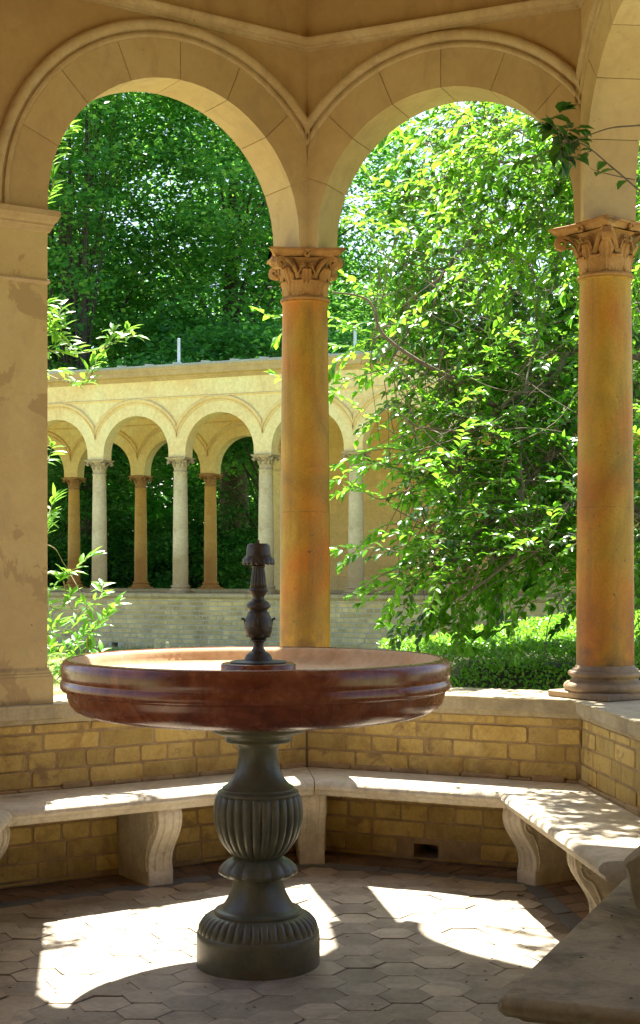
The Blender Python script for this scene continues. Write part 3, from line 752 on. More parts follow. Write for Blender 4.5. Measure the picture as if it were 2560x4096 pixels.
# ------------------------------------------------------------------ fountain
FX, FY = -181.0, 4156.0
FT = thing('fountain', 'red marble bowl fountain on a fluted grey-green pedestal with bronze spout', 'fountain', (FX, FY, 0))
FT.scale = (.97, .97, .97)
bo = MB()
bo.lathe(FX, FY, [(130,711),(200,716),(300,722),(400,730),(460,736),(505,744),(532,757),(547,775),(554,795),(555.5,808),(556.5,811),(562,812),(568,815),(572,820),(573.5,828),(572.5,836),(570,841),(568,844),(567.5,846),(568.5,849),(570,854),(571,862),(571.2,876),(570,887),(565.5,896),(557,902),(547,904),(540,902.5)], 160, caps=False)
bowl = bo.build('bowl', 'marble', FT, smooth=True)
li = MB(); li.lathe(FX, FY, [(540,901.5),(532,898),(525,890),(519,878),(512,866),(502,856),(484,849),(440,846),(300,843),(130,841)], 128, caps=False)
li.build('lining', 'marble_in', bowl, smooth=True)
mt = MB(); mt.lathe(FX+4, FY, [(128,840),(120,844),(114,852),(111,862),(111,880),(109,884),(105,886),(60,886)], 96); mt.build('mount', 'marble', bowl, smooth=True, angle=50)
ped = MB(); k6 = .626
def pz(zy): return 576-.6257*zy
prof = [(290,928),(291,900),(291,795),(288,768),(283,763)]
ped.lathe(FX+4, FY, [(r*k6, pz(z)) for r, z in prof], 96)
# gadrooned cushion
def gad(n, amp, z0, z1):
    def f(r, z, a, k):
        t = (z-z0)/(z1-z0)
        e = max(0.0, math.sin(PI*min(max(t, 0), 1)))**.35
        return r*(1-amp*e*(1-abs(math.cos(a*n/2))**.55))
    return f
gd = MB(); gd.lathe(FX+4, FY, [(r*k6, pz(z)) for r, z in ((282,764),(283,750),(279,735),(270,718),(256,702),(238,690),(215,682),(190,680))], 320, gad(40, .055, pz(764), pz(684)))
nk = MB(); nk.lathe(FX+4, FY, [(r*k6, pz(z)) for r, z in ((190,690),(203,688),(207,680),(207,670),(203,664),(190,662),(178,658),(166,645),(152,625),(140,602),(130,580),(122,555),(117,530),(116,515),(116,500),(70,499))], 96)
ur = MB()
urp = [(100,432),(104,420),(116,411),(138,394),(162,366),(184,332),(200,290),(209,250),(212,215),(210,180),(205,150),(198,130),(190,120)]
ur.lathe(FX+4, FY, [(r*k6, pz(z)) for r, z in urp], 384, gad(28, .085, pz(432), pz(112)))
rm = MB(); rm.lathe(FX+4, FY, [(r*k6, pz(z)) for r, z in ((186,126),(193,118),(192,110),(182,104),(170,101),(168,96),(170,90),(160,84),(144,73),(124,48),(112,25),(104,3),(97,-25),(93,-60),(95,-95),(101,-116),(110,-121),(150,-124),(158,-129),(155,-136),(153,-141),(158,-147),(160,-153),(166,-157),(196,-164),(214,-171),(222,-178),(224,-190),(224,-216))], 96)
# leaf collar
cm = MB()
def lf(r, z, a, k):
    t = min(max((r/k6-105)/80, 0), 1)
    return r*(1+.05*t*abs(math.sin(a*8)))
cm.lathe(FX+4, FY, [(r*k6, pz(z)) for r, z in ((104,420),(122,424),(142,434),(160,450),(174,466),(181,480),(180,490),(172,497),(150,507),(116,514))], 256, lf)
for mb_, nm in ((ped, 'drum'), (gd, 'gadrooned_ring'), (nk, 'lower_neck'), (cm, 'leaf_collar'), (ur, 'fluted_urn'), (rm, 'upper_neck')): pass
pd = ped.build('pedestal', 'pedestal', FT, smooth=True, angle=50)
for mb_, nm in ((gd, 'gadrooned_ring'), (nk, 'lower_neck'), (cm, 'leaf_collar'), (ur, 'fluted_urn'), (rm, 'upper_neck')):
    mb_.build(nm, 'pedestal', pd, smooth=True, angle=60)
# spout
def sz(zy): return 1332.7-.6257*zy
SX = FX+4.5
sp = MB(); k7 = .626
sp.lathe(SX, FY, [(r*k7, sz(z)) for r, z in ((68,712),(68,700),(64,690),(58,676),(44,664),(34,660),(32,655),(25,640),(23,628),(26,622),(26,616),(30,613),(40,609),(40,604),(30,601),(40,598),(54,588),(62,572),(66,550),(64,520),(60,500),(52,484),(52,476),(44,472),(42,466),(46,460),(55,454),(58,447),(55,440),(50,430),(44,424),(34,418),(27,410),(27,404),(34,392),(44,378),(48,373),(46,368),(42,366),(40,360))], 64)
spo = sp.build('spout', 'bronze', FT, smooth=True, angle=50)
sf = MB(); sf.lathe(SX, FY, [(r*k7, sz(z)) for r, z in ((40,362),(37,330),(32,290),(29,270),(28,266),(31,262),(33,258),(30,254),(28,250),(28,238))], 180, lambda r, z, a, k: r*(1-(.10*(1-abs(math.cos(a*8))) if 1 <= k <= 3 else 0)))
sf.build('fluted_stem', 'bronze', spo, smooth=True)
cp = MB()
cp.lathe(SX, FY, [(r*k7, sz(z)) for r, z in ((26,240),(50,240),(70,252),(75,248),(75,234),(72,222),(64,215),(60,210),(61,207),(58,205),(55,170),(52,158),(48,154),(44,152),(44,150),(4,150))], 96, lambda r, z, a, k: r*(1+(.035*abs(math.sin(a*9)) if 1 <= k <= 5 else 0)))
for i in range(len(cp.v)):
    x, y, z = cp.v[i]
    if sz(256) < z < sz(245):
        a = math.atan2(y-FY, x-SX); cp.v[i] = (x, y, z+(1-abs(math.sin(a*9)))*6)
cp.build('scalloped_cap', 'bronze', spo, smooth=True, angle=50)
pn = MB(); pn.lathe(SX, FY, [(3.2, sz(151)), (3.2, sz(134))], 10); pn.build('pin', 'dead', spo)
pl = MB(); pl.lathe(SX, FY, [(84,887),(84,890),(80,892),(20,896)], 72); pl.build('mounting_plate', 'patina', spo, smooth=True, angle=40)
for k in range(4):   # curled handles of the little urn
    a = k*PI/2+.02; ca, sa = math.cos(a), math.sin(a); h_ = MB()
    pts = [(62,540),(63,525),(65,514),(70,506),(76,503),(79,507),(77,512)]
    h_.tube([(SX+r*k7*ca, FY+r*k7*sa, sz(z)) for r, z in pts], [3,3,3,3.2,3,2.4,1.6], 8); h_.build('handle', 'bronze', spo, smooth=True)
    for j, sgn in ((0, -1), (1, 1)):
        pass
lv = MB()
for k in range(8): 
    vs0 = MB(); acanthus(vs0, k*PI/4+.3, 56*k7, sz(592), 30, 20, 5, 4, 5, 7); lv.add([(x+SX, y+FY, z) for x, y, z in vs0.v], vs0.f)
lv.build('acanthus_leaves', 'bronze', spo, smooth=True)
# small scrolls round the base
for k in range(0):
    pass

# small floor things
dl = MB(); q = at(1131*1.0, 2084, 5000); 
px, py = 690.0, 4990.0
dl.add([(px-14,py-4,2),(px-4,py-9,7),(px+10,py-6,4),(px+15,py+2,9),(px+3,py+8,3),(px-9,py+6,6),(px,py,1)], [(0,1,6),(1,2,6),(2,3,6),(3,4,6),(4,5,6),(5,0,6)])
tag(dl.build('dead_leaf', 'dead', None, origin=(px, py, 0)), 'small curled brown dead leaf lying on the floor tiles below the right-hand bench', 'leaf')

lt = MB()
for k in range(150):
    if k < 110:
        x, y, z = R_.uniform(-900, 900), R_.uniform(3300, 5150), 1.5
        if not inside((x, y), -330): continue
    else:
        a_, b_ = R_.uniform(60, 1200), R_.uniform(30, 500); x, y, z = P0[0]+dS[0]*a_+fS[0]*b_, P0[1]+dS[1]*a_+fS[1]*b_, 336
    r = R_.uniform(3, 9); an = R_.uniform(0, 6.28); c_, s_ = math.cos(an), math.sin(an)
    lt.add([(x-r*c_, y-r*s_, z), (x+r*.4*s_, y-r*.4*c_, z+2), (x+r*c_, y+r*s_, z+1), (x-r*.4*s_, y+r*.4*c_, z+3)], [(0, 1, 2, 3)])
tag(lt.build('leaf_litter', 'dead', None), 'scattered brown leaf crumbs on the paving and the near slab', 'litter', kind='stuff')

# ------------------------------------------------------------------ leaves, twigs
class Leaves:
    def __init__(s): s.p = []; s.d = []; s.n = []; s.l = []; s.w = []
    def add(s, p, d, n, l, w): s.p.append(p); s.d.append(d); s.n.append(n); s.l.append(l); s.w.append(w)
    def mesh(s, name, mat, parent, fold=.22, curl=.18, origin=None):
        p = np.array(s.p, float); d = np.array(s.d, float); n = np.array(s.n, float); l = np.array(s.l)[:, None]; w = np.array(s.w)[:, None]
        d /= np.linalg.norm(d, axis=1)[:, None]+1e-9
        n = n-d*(n*d).sum(1)[:, None]; n /= np.linalg.norm(n, axis=1)[:, None]+1e-9
        sd = np.cross(d, n)
        def pt(u, v, h): return p+d*l*u+sd*w*v+n*(h*w-curl*l*u*u)
        V = np.stack([pt(0,0,0), pt(.33,-.5,fold), pt(.33,0,0), pt(.33,.5,fold), pt(.68,-.38,fold), pt(.68,0,0), pt(.68,.38,fold), pt(1,0,0)], 1).reshape(-1, 3)
        o = origin if origin is not None else ORG.get(parent.name, (0, 0, 0))
        V = (V-np.array(o))*S
        f0 = [(0,1,2),(0,2,3),(1,4,5,2),(2,5,6,3),(4,7,5),(5,7,6)]
        base = (np.arange(len(p))*8)
        F_ = []
        for b in base.tolist():
            for f in f0: F_.append(tuple(i+b for i in f))
        me = bpy.data.meshes.new(name); me.from_pydata(V.tolist(), [], F_); me.materials.append(M[mat])
        me.polygons.foreach_set('use_smooth', [True]*len(me.polygons)); me.update()
        ob = bpy.data.objects.new(name, me); COL.objects.link(ob)
        if parent: ob.parent = parent
        else: ob.location = tuple(c*S for c in o)
        return ob
def sprig(tw, lv, pts, r0, ll, lw, step, start=.15, upbias=.5, rr=R_, tipn=3):
    cp = catmull(pts, 6); L_ = len(cp)
    tw.tube(cp, [r0*(1-.7*i/L_) for i in range(L_)], 4)
    # cumulative
    acc = 0; nxt = 0; side = 1; tot = sum((cp[i+1]-cp[i]).length for i in range(L_-1))
    for i in range(L_-1):
        seg = cp[i+1]-cp[i]; sl = seg.length
        if sl < 1e-6: continue
        t = seg/sl
        while nxt < acc+sl:
            q = nxt/tot
            if q >= start:
                p = cp[i]+t*(nxt-acc)
                a = t.cross(Vector((rr.uniform(-.4, .4), rr.uniform(-.4, .4), 1))).normalized()
                dirv = (t*rr.uniform(.5, .9)+a*side*rr.uniform(.6, 1.0)+Vector((0, 0, rr.uniform(-.3, upbias)))).normalized()
                nn = Vector((rr.uniform(-.6, .6), rr.uniform(-.8, .3), 1))
                sc = rr.uniform(.75, 1.15)
                lv.add(tuple(p), tuple(dirv), tuple(nn), ll*sc, lw*sc)
                side = -side
            nxt += step*rr.uniform(.7, 1.3)
        acc += sl
    t = (cp[-1]-cp[-2]).normalized()
    for k in range(tipn):
        dirv = (t+Vector((rr.uniform(-.5, .5), rr.uniform(-.5, .5), rr.uniform(-.3, .5)))).normalized()
        lv.add(tuple(cp[-1]), tuple(dirv), (rr.uniform(-.5, .5), rr.uniform(-.7, .2), 1), ll*rr.uniform(.7, 1.1), lw*rr.uniform(.7, 1.1))

# big glossy shrub outside, behind the right-hand column
SH = thing('evergreen_shrub', 'large arching evergreen shrub with glossy bright leaves outside between the two columns', 'shrub', (2000, 7000, 0))
limbs = []
def limb(ptsd, r0, r1):
    pts = [at(x, y, 6150+(EYE-900+(1335-y)*2.0)*.80+(Z-7100)*.4) for x, y, Z in ptsd]; cp = catmull(pts, 7)
    limbs.append(cp)
    m_ = MB(); n_ = len(cp); m_.tube(cp, [r0+(r1-r0)*i/(n_-1) for i in range(n_)], 7)
    m_.build('limb', 'bark_shrub', SH, smooth=True)
limb([(1700,1600,7400),(1560,1300,7300),(1366,1055,7200),(1210,1180,7100),(1100,1290,7000)], 26, 5)
limb([(1640,900,7600),(1500,840,7500),(1366,820,7400),(1300,900,7300),(1220,935,7200),(1130,1010,7100),(1085,1020,7000),(990,1010,6900)], 26, 5)
limb([(1600,1000,7500),(1366,860,7500),(1200,960,7300),(1080,900,7200),(1000,860,7100),(905,790,7000),(870,710,6900),(785,690,6800)], 20, 4)
limb([(1640,700,7500),(1480,520,7400),(1300,420,7200),(1150,380,7000),(1030,430,6900)], 20, 4)
limb([(1560,1250,7000),(1366,1180,7000),(1200,1330,6900),(1080,1420,6700)], 16, 3.5)
limb([(1500,640,8000),(1330,560,7900),(1180,520,7700),(1050,640,7500),(920,860,7300)], 18, 4)
limb([(1520,760,6900),(1400,560,6800),(1330,400,6700),(1210,300,6600),(1120,262,6500)], 13, 3)
limb([(1100,1050,7200),(1060,1200,7100),(1020,1320,7000)], 8, 3)
limb([(1250,560,7500),(1160,800,7300),(1100,1000,7100),(1090,1200,6900)], 9, 3)
limb([(1330,600,7200),(1260,820,7000),(1230,1050,6900),(1250,1300,6700)], 9, 3)
tw, lvS, lvD = MB(), Leaves(), Leaves()
edge = [(240,985),(300,925),(400,862),(500,842),(600,822),(700,800),(800,792),(900,835),(1000,905),(1050,880),(1150,848),(1250,850),(1330,880),(1400,955),(1470,1010),(1520,1080)]
def left_edge(y):
    for (y0, x0), (y1, x1) in zip(edge[:-1], edge[1:]):
        if y0 <= y <= y1: return x0+(x1-x0)*(y-y0)/(y1-y0)
    return 1000
def bottom(x): return 1460+18*math.sin(x*.02) if x < 1200 else 1415+10*math.sin(x*.03)
rr = random.Random(5)
allimb = [p for c in limbs for p in c]
LA = np.array([tuple(p) for p in allimb])
cnt = 0
while cnt < 1420:
    y = rr.uniform(200, 1480); x = rr.uniform(800, 1660)
    if cnt >= 920: y = rr.uniform(225, 1380); x = rr.uniform(1000, 1500)
    le = left_edge(max(y, 240))+35
    if x < le or y > bottom(x)-60-rr.random()*60: continue
    yy_ = EYE+(1335-y)*1.6931/F*7000
    depth = 6020+(yy_-900)*1.0+rr.uniform(-110, 190)
    if x > 1110 and y < 640 and rr.random() < .6: depth = rr.uniform(5800, 6500)
    if x < le+90 and rr.random() < .5: continue
    if x < 1010 and y < 560 and rr.random() < .45: continue
    if rr.random() < .45 and 780 < x < 1060 and 520 < y < 1400: continue
    p = Vector(at(x, y, depth))
    # sprig outward (left) and drooping
    ln_ = rr.uniform(170, 430)
    out = Vector((rr.uniform(-1.0, .25), rr.uniform(-.5, .4), rr.uniform(-.9, .45))).normalized()
    mid = p+out*ln_*.5+Vector((0, 0, rr.uniform(-10, 30)))
    end = p+out*ln_+Vector((0, 0, -rr.uniform(0, 110)))
    pts = [p, mid, end]
    back = tuple(p)
    near = LA[np.argmin(((LA-np.array(back))**2).sum(1))]
    if rr.random() < .5 and (Vector(near.tolist())-p).length < 700:
        # a thin curved shoot back to the nearest limb
        nv_ = Vector(near.tolist()); m_ = (p+nv_)*.5+Vector((rr.uniform(-80, 80), rr.uniform(-80, 80), rr.uniform(-30, 120)))
        tw.tube(catmull([nv_, m_, p], 5), [3.4, 3.3, 3.2, 3.1, 3, 2.9, 2.8, 2.6, 2.4, 2.2, 2], 4)
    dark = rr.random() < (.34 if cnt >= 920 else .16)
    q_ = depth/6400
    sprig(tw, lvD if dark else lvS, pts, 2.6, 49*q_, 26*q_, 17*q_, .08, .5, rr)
    cnt += 1
# extra bare tangled shoots
for k in range(170):
    y = rr.uniform(380, 1250); x = rr.uniform(left_edge(y)+40, 1380)
    p = Vector(at(x, y, 6100+max(0, (1335-y))*1.7+rr.uniform(-100, 300))); L_ = rr.uniform(300, 800)
    d0 = Vector((rr.uniform(-.7, .5), rr.uniform(-.2, .2), rr.uniform(-1, .2))).normalized()
    pts = [p]
    for j in range(3):
        d0 = (d0+Vector((rr.uniform(-.35, .35), rr.uniform(-.2, .2), rr.uniform(-.45, .35)))).normalized(); pts.append(pts[-1]+d0*L_/3)
    if min(q.x/q.y for q in pts) < 160/5800 or min(q.z for q in pts) < 860: continue
    tw.tube(catmull(pts, 5), [2.9-.11*i for i in range(16)], 4)
# edge sprigs traced along the silhouette
for sp_ in ([(905,700),(860,680),(800,640),(770,600)], [(900,790),(850,820),(800,850),(778,880)], [(960,860),(880,880),(820,900),(790,930)],
            [(1000,1080),(930,1060),(860,1070),(800,1100)], [(980,1150),(900,1180),(840,1150),(790,1170)], [(1000,1200),(930,1260),(880,1280),(800,1300)],
            [(1020,1250),(960,1330),(900,1360),(860,1390)], [(1100,1430),(1040,1480),(990,1490),(910,1480)], [(1080,1400),(1040,1470),(1080,1500),(1110,1530)],
            [(1180,1400),(1150,1480),(1120,1500),(1060,1475)], [(1260,1400),(1230,1450),(1200,1480),(1140,1500)], [(1000,560),(930,540),(870,520),(845,500)],
            [(960,460),(910,440),(880,430),(850,390)], [(1020,340),(960,330),(930,300),(905,330)], [(1350,1380),(1300,1460),(1288,1530),(1284,1565)]):
    Z = rr.uniform(6200, 6400)+max(0, 1335-sp_[0][1])*1.4
    pts = [at(x, y, Z+rr.uniform(-60, 60)) for x, y in sp_]
    if sp_[0] == (1350, 1380): tw.tube(catmull(pts, 5), 2.4, 4); continue
    sprig(tw, lvS, pts, 3.2, 66, 33, 20, .1, .6, rr, 4)
# the two little tips seen left of the middle column
for sp_ in ([(700,770),(668,750),(640,748),(612,735)], [(720,790),(690,775),(662,790),(655,800)], [(715,900),(690,890),(665,895),(650,885)]):
    sprig(tw, lvS, [at(x, y, 6900) for x, y in sp_], 3, 56, 30, 22, .3, .5, rr, 4)
tw.build('twigs', 'bark_shrub', SH)
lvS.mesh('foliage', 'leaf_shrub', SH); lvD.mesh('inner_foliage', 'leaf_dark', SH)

# overhanging spray inside the right-hand arch
OV = thing('overhanging_branch', 'thin dark branch with few leaves reaching in front of the upper right arch', 'branch', (1100, 5000, 2400))
tw, lv = MB(), Leaves()
sprig(tw, lv, [at(1560,490,5000), at(1505,445,5010), at(1440,390,5040), at(1385,345,5080), at(1340,330,5100)], 4.5, 66, 36, 60, .35, -.2, rr, 5)
sprig(tw, lv, [at(1560,292,5000), at(1500,297,5010), at(1440,303,5040), at(1375,325,5080), at(1335,338,5100), at(1300,310,5150)], 4, 66, 38, 46, .62, -.1, rr, 6)
sprig(tw, lv, [at(1400,355,5060), at(1360,372,5100), at(1340,395,5120)], 2.5, 60, 36, 26, .2, -.4, rr, 3)
sprig(tw, lv, [at(1500,425,5010), at(1440,412,5040), at(1400,400,5060), at(1392,392,5060)], 2.5, 56, 34, 60, .6, -.4, rr, 3)
sprig(tw, lv, [at(1340,335,5100), at(1250,375,5400), at(1170,400,5800), at(1060,370,6200)], 3, 66, 36, 34, .1, -.2, rr, 4)
sprig(tw, lv, [at(1340,330,5100), at(1310,300,5150), at(1290,290,5200), at(1330,262,5150)], 2.5, 66, 38, 24, .2, .1, rr, 4)
for k in range(9):
    p = Vector(at(rr.uniform(1285, 1345), rr.uniform(290, 360), 5120+rr.uniform(-60, 120)))
    o_ = Vector((rr.uniform(-1, .4), rr.uniform(-.4, .4), rr.uniform(-1, .3))).normalized()
    sprig(tw, lv, [tuple(Vector(at(1338,335,5100))), tuple(p), tuple(p+o_*50)], 2.2, 64, 38, 26, .35, -.1, rr, 2)
tw.build('stem', 'bark_shrub', OV); lv.mesh('leaves', 'leaf_dark', OV)

# left shrub behind the pier
SL = thing('leafy_shrub', 'sunlit shrub with narrow bright leaves reaching out behind the left pier', 'shrub', (-1900, 6600, 0))
tw, lv = MB(), Leaves()
Zl = 6100
def lp(*xy): return [at(x, y, Zl+R_.uniform(-90, 90)) for x, y in xy]
tw.tube(catmull([at(60,1700,6300), at(40,1300,6300), at(30,900,6200), at(60,500,6200), at(100,320,6150)], 6), [26-.85*i for i in range(25)], 6)
for sp_, st in ((((40,850),(110,828),(170,836),(230,826),(285,800),(318,795)), .15), (((60,800),(110,790),(135,760),(145,720)), .2), (((100,770),(140,790),(165,815),(175,830)), .2),
           (((100,880),(150,900),(185,905),(200,895),(215,865)), .55), (((180,905),(205,905),(225,860),(232,850)), .3),
           (((40,820),(90,800),(120,770),(125,740)), .2), (((90,700),(112,740),(128,780)), .1), (((165,830),(150,810),(140,795),(150,770)), .2),
           (((240,824),(258,815),(262,795),(266,780)), .2), (((285,800),(295,788),(300,780)), .2),
           (((40,1280),(120,1290),(150,1330),(185,1390),(205,1440),(208,1500)), .7), (((20,1340),(100,1350),(140,1360),(175,1345),(212,1315)), .3),
           (((150,1372),(165,1430),(185,1440),(235,1410),(243,1382)), .5), (((208,1500),(235,1470),(262,1440),(272,1425)), .1), (((195,1440),(178,1470),(205,1500),(250,1460)), .4),
           (((60,1480),(120,1500),(160,1490),(190,1465)), .3), (((60,1560),(120,1570),(170,1560),(200,1530)), .2), (((208,1500),(200,1550),(170,1580),(140,1590)), .1),
           (((50,1420),(110,1430),(140,1440),(165,1410)), .3), (((50,1380),(100,1400),(125,1390),(140,1370)), .2), (((60,1640),(110,1620),(160,1600),(215,1570),(240,1540)), .25),
           (((60,1530),(110,1550),(150,1540),(190,1500)), .2), (((90,1640),(140,1600),(170,1550),(180,1520)), .3), (((60,1200),(105,1230),(120,1200),(128,1180)), .3),
           (((60,1300),(110,1260),(118,1230),(122,1190)), .3), (((60,1090),(105,1090),(118,1075),(122,1055)), .3),
           (((70,380),(110,350),(135,330),(155,315)), .2), (((80,420),(112,400),(128,370),(132,340)), .2), (((80,500),(108,480),(122,450),(125,420)), .1), (((90,340),(120,330),(140,310),(165,300)), .2)):
    sprig(tw, lv, lp(*sp_), 3.0, 58, 19, 19, st, .7, R_, 4)
for k in range(40):
    y = R_.uniform(300, 1650); p = Vector(at(R_.uniform(-260, 70), y, R_.uniform(6000, 6700)))
    o = Vector((R_.uniform(-.4, 1), R_.uniform(-.5, .5), R_.uniform(-.3, .8))).normalized()
    sprig(tw, lv, [p, p+o*90, p+o*170+Vector((0, 0, 20))], 3, 56, 19, 19, .1, .7, R_, 4)
for k in range(10):
    p = Vector(at(R_.uniform(60, 135), R_.uniform(1480, 1660), R_.uniform(6100, 6500)))
    o = Vector((R_.uniform(-.2, 1), R_.uniform(-.5, .5), R_.uniform(-.1, .7))).normalized()
    sprig(tw, lv, [p, p+o*70, p+o*130+Vector((0, 0, 10))], 3, 54, 19, 18, .1, .7, R_, 4)
tw.build('twigs', 'twig', SL); lv.l = [a*1.25 for a in lv.l]; lv.w = [a*1.15 for a in lv.w]
lv.mesh('foliage', 'leaf_left', SL, .18, .22)

# ------------------------------------------------------------------ ground
g = MB(); xs = list(range(-60000, 60001, 3000)); ys = [-12000, -6000, 0, 3000, 5000, 6200, 8000, 10000, 12000, 15000, 19000, 23000, 28000, 36000, 48000, 70000, 110000, 200000]
def gz(y): return -30+60*min(max((y-6500)/6000, 0), 1)
vs = [(x, y, gz(y)) for y in ys for x in xs]; nx = len(xs)
g.add(vs, [(j*nx+i, j*nx+i+1, (j+1)*nx+i+1, (j+1)*nx+i) for j in range(len(ys)-1) for i in range(nx-1)])
g.build('ground', 'ground', None, kind='structure')

# hedge bed outside on the right
def outline_pts(): return [(300, 6080), (320, 7250), (900, 8300), (1600, 10400), (3200, 11800), (6500, 12000), (6500, 5600), (2200, 5300), (1500, 5500)]
poly = outline_pts()
def inpoly(x, y, P):
    c = False; j = len(P)-1
    for i in range(len(P)):
        if (P[i][1] > y) != (P[j][1] > y) and x < (P[j][0]-P[i][0])*(y-P[i][1])/(P[j][1]-P[i][1])+P[i][0]: c = not c
        j = i
    return c
HD = thing('clipped_hedge', 'broad low clipped hedge in full sun just outside the right-hand parapet', 'hedge', (2500, 7800, 0))
poly = [(300, 6260), (290, 7050), (700, 7700), (1500, 9900), (2200, 11200), (6000, 11600), (6000, 5800), (1900, 5500), (1420, 5560)]
cx = sum(p[0] for p in poly)/len(poly); cy = sum(p[1] for p in poly)/len(poly)
hc = MB()
rings = []
for k, z in ((.97, -30), (.965, 380), (.90, 560), (.80, 690)):
    rings.append([((x-cx)*k+cx, (y-cy)*k+cy, z) for x, y in poly])
hc.loft(rings, True, True); hc.build('hedge_core', 'soil', HD)
lv = Leaves()
def hz(x, y):
    # height falls off in a rounded shoulder towards the parapet
    e = (y-(6260-(x-300)*.625))*.85
    sh = 1-max(0, 1-max(e, 0)/560)**2
    return 470+285*sh+16*math.sin(x*.011+y*.006)+12*math.sin(y*.017-x*.005)+R_.uniform(-24, 18)
k = 0
while k < 44000:
    u = R_.random(); y = 5450+6200*(u**1.6); x = R_.uniform(250, 4200)
    if not inpoly(x, y, poly): continue
    if x > y*.30:
        k += .2; continue
    z = hz(x, y); sc = .8+.9*(y-5500)/5000
    up = R_.uniform(.2, 1)
    lv.add((x, y, z-8), (R_.uniform(-1, 1), R_.uniform(-1, 1), up), (R_.uniform(-1, 1), R_.uniform(-1, 1), 1), 24*sc, 13*sc); k += 1
for k in range(12000):
    t = R_.random(); a, b = R_.choice([((300,6260),(1420,5560)), ((300,6260),(1420,5560)), ((300,6260),(290,7050)), ((290,7050),(700,7700))])
    x = a[0]+(b[0]-a[0])*t; y = a[1]+(b[1]-a[1])*t; z = 520-abs(R_.gauss(0, 1))*110
    if z < 200: continue
    lv.add((x+R_.uniform(-30, 20), y+R_.uniform(-30, 60), z), (R_.uniform(-1, 1), R_.uniform(-1.2, .4), R_.uniform(-.2, 1)), (R_.uniform(-1, 1), -1, R_.uniform(-.2, 1)), 26, 14)
lv.mesh('foliage', 'leaf_hedge', HD, .2, .1)

# ------------------------------------------------------------------ far colonnade
PF = (-2949.0, 19390.0); uF = (math.cos(math.radians(-23.7)), math.sin(math.radians(-23.7))); nF = (-uF[1], uF[0])   # nF points away from us
STEP = 1236.0; RAISE = 127.0
ZL = EYE-368.0; ZA = ZL+1765.0
FC = thing('far_colonnade', 'long cream arcaded colonnade with zinc roof on a pale brick base across the garden', 'colonnade', (PF[0], PF[1], 66))
def QF(k, o, z): return (PF[0]+uF[0]*STEP*k+nF[0]*o, PF[1]+uF[1]*STEP*k+nF[1]*o, z)
K0, K1 = -4, 8
BACK = 3150.0
# front arcade
def arcade(off, k0, k1, facing):
    wall, ring, mold = MB(), MB(), MB()
    ar = [(STEP*(k+.5), 494, ZA+67) for k in range(k0, k1)]
    lim = [(STEP*k+.5, STEP*(k+1)-.5) for k in range(k0, k1)]
    P = (PF[0]+nF[0]*(off-95), PF[1]+nF[1]*(off-95))
    arch_wall(P, uF, nF, STEP*k0, STEP*k1, 190, ar, ZA, EYE+2430, 640, mk_mould(640, 1.15), lim, wall, ring, mold, seg=20, nv=6, gap=3)
    wo = wall.build('arch_wall', 'far_plaster', FC); ring.build('voussoir_ring', 'far_plaster', wo); mold.build('arch_moulding', 'far_mould', wo, smooth=True, angle=50)
arcade(0, K0, K1, 1)
arcade(BACK, K0, 1, 1)
# columns
sh0 = shaft_mb(100, 1765-190, 102, 88, 24).build('column', 'far_col', None, smooth=True, angle=60)
cp0 = capital_mb(190, 86, 148, 1).build('capital', 'far_cap', None, smooth=True, angle=40); cp0.parent = sh0; cp0.location = (0, 0, (1765-190)*S)
bs0 = base_mb(100, 24).build('base', 'far_col', None, smooth=True, angle=40); bs0.parent = sh0
warm = {}
first = True
def far_col(k, off, mat_s, mat_c):
    global first
    if first: s, c, b = sh0, cp0, bs0; first = False
    else:
        s = sh0.copy(); COL.objects.link(s); c = cp0.copy(); COL.objects.link(c); b = bs0.copy(); COL.objects.link(b); c.parent = s; b.parent = s
    put(s, QF(k, off, ZL), math.radians(-23.7), FC)
    if mat_s != 'far_col':
        for o, m_ in ((s, mat_s), (c, mat_c), (b, mat_s)):
            key = (o.data.name.split('.')[0], m_)
            if key not in warm:
                me = o.data.copy(); me.materials[0] = M[m_]; warm[key] = me
            o.data = warm[key]
for k in range(-2, 7): far_col(k, 0, 'far_col', 'far_cap')
for k in range(-3, 1): far_col(k, BACK, 'far_col_warm', 'far_cap_warm')
# solid back wall with ashlar joints and the end pier
bw = MB()
for r in range(13):
    z0 = ZL-10+r*190; z1 = z0+187
    for c in range(0, 16):
        a = 1.0+(c+(0 if r % 2 else .5))*.5; b = a+.4975
        a = max(a, 1.0); b = min(b, 8.2)
        if b <= a: continue
        bw.quad(QF(a, BACK-100, z0), QF(b, BACK-100, z0), QF(b, BACK-100, z1), QF(a, BACK-100, z1))
bwo = bw.build('back_wall', 'far_wall', FC)
b2 = MB(); b2.quad(QF(1.0, BACK-96, ZL-300), QF(8.3, BACK-96, ZL-300), QF(8.3, BACK-96, EYE+2430), QF(1.0, BACK-96, EYE+2430)); b2.build('joint_bed', 'far_mould', bwo)
pp = MB(); pp.box(QF(1.03, BACK-95, (ZL+ZA)/2), (230, 190, ZA-ZL), ax=uF); pp.box(QF(1.03, BACK-95, ZA-30), (280, 240, 60), ax=uF); pp.box(QF(1.03, BACK-95, ZL+70), (270, 230, 140), ax=uF)
pp.build('end_pier', 'far_plaster', FC)
sk = MB(); sk.loft([[QF(1.1, o, z), QF(8.2, o, z)] for o, z in ((BACK-100, ZL+200), (BACK-112, ZL+190), (BACK-112, ZL+160), (BACK-125, ZL+150), (BACK-125, ZL-20))], False); sk.build('skirting', 'far_mould', FC)
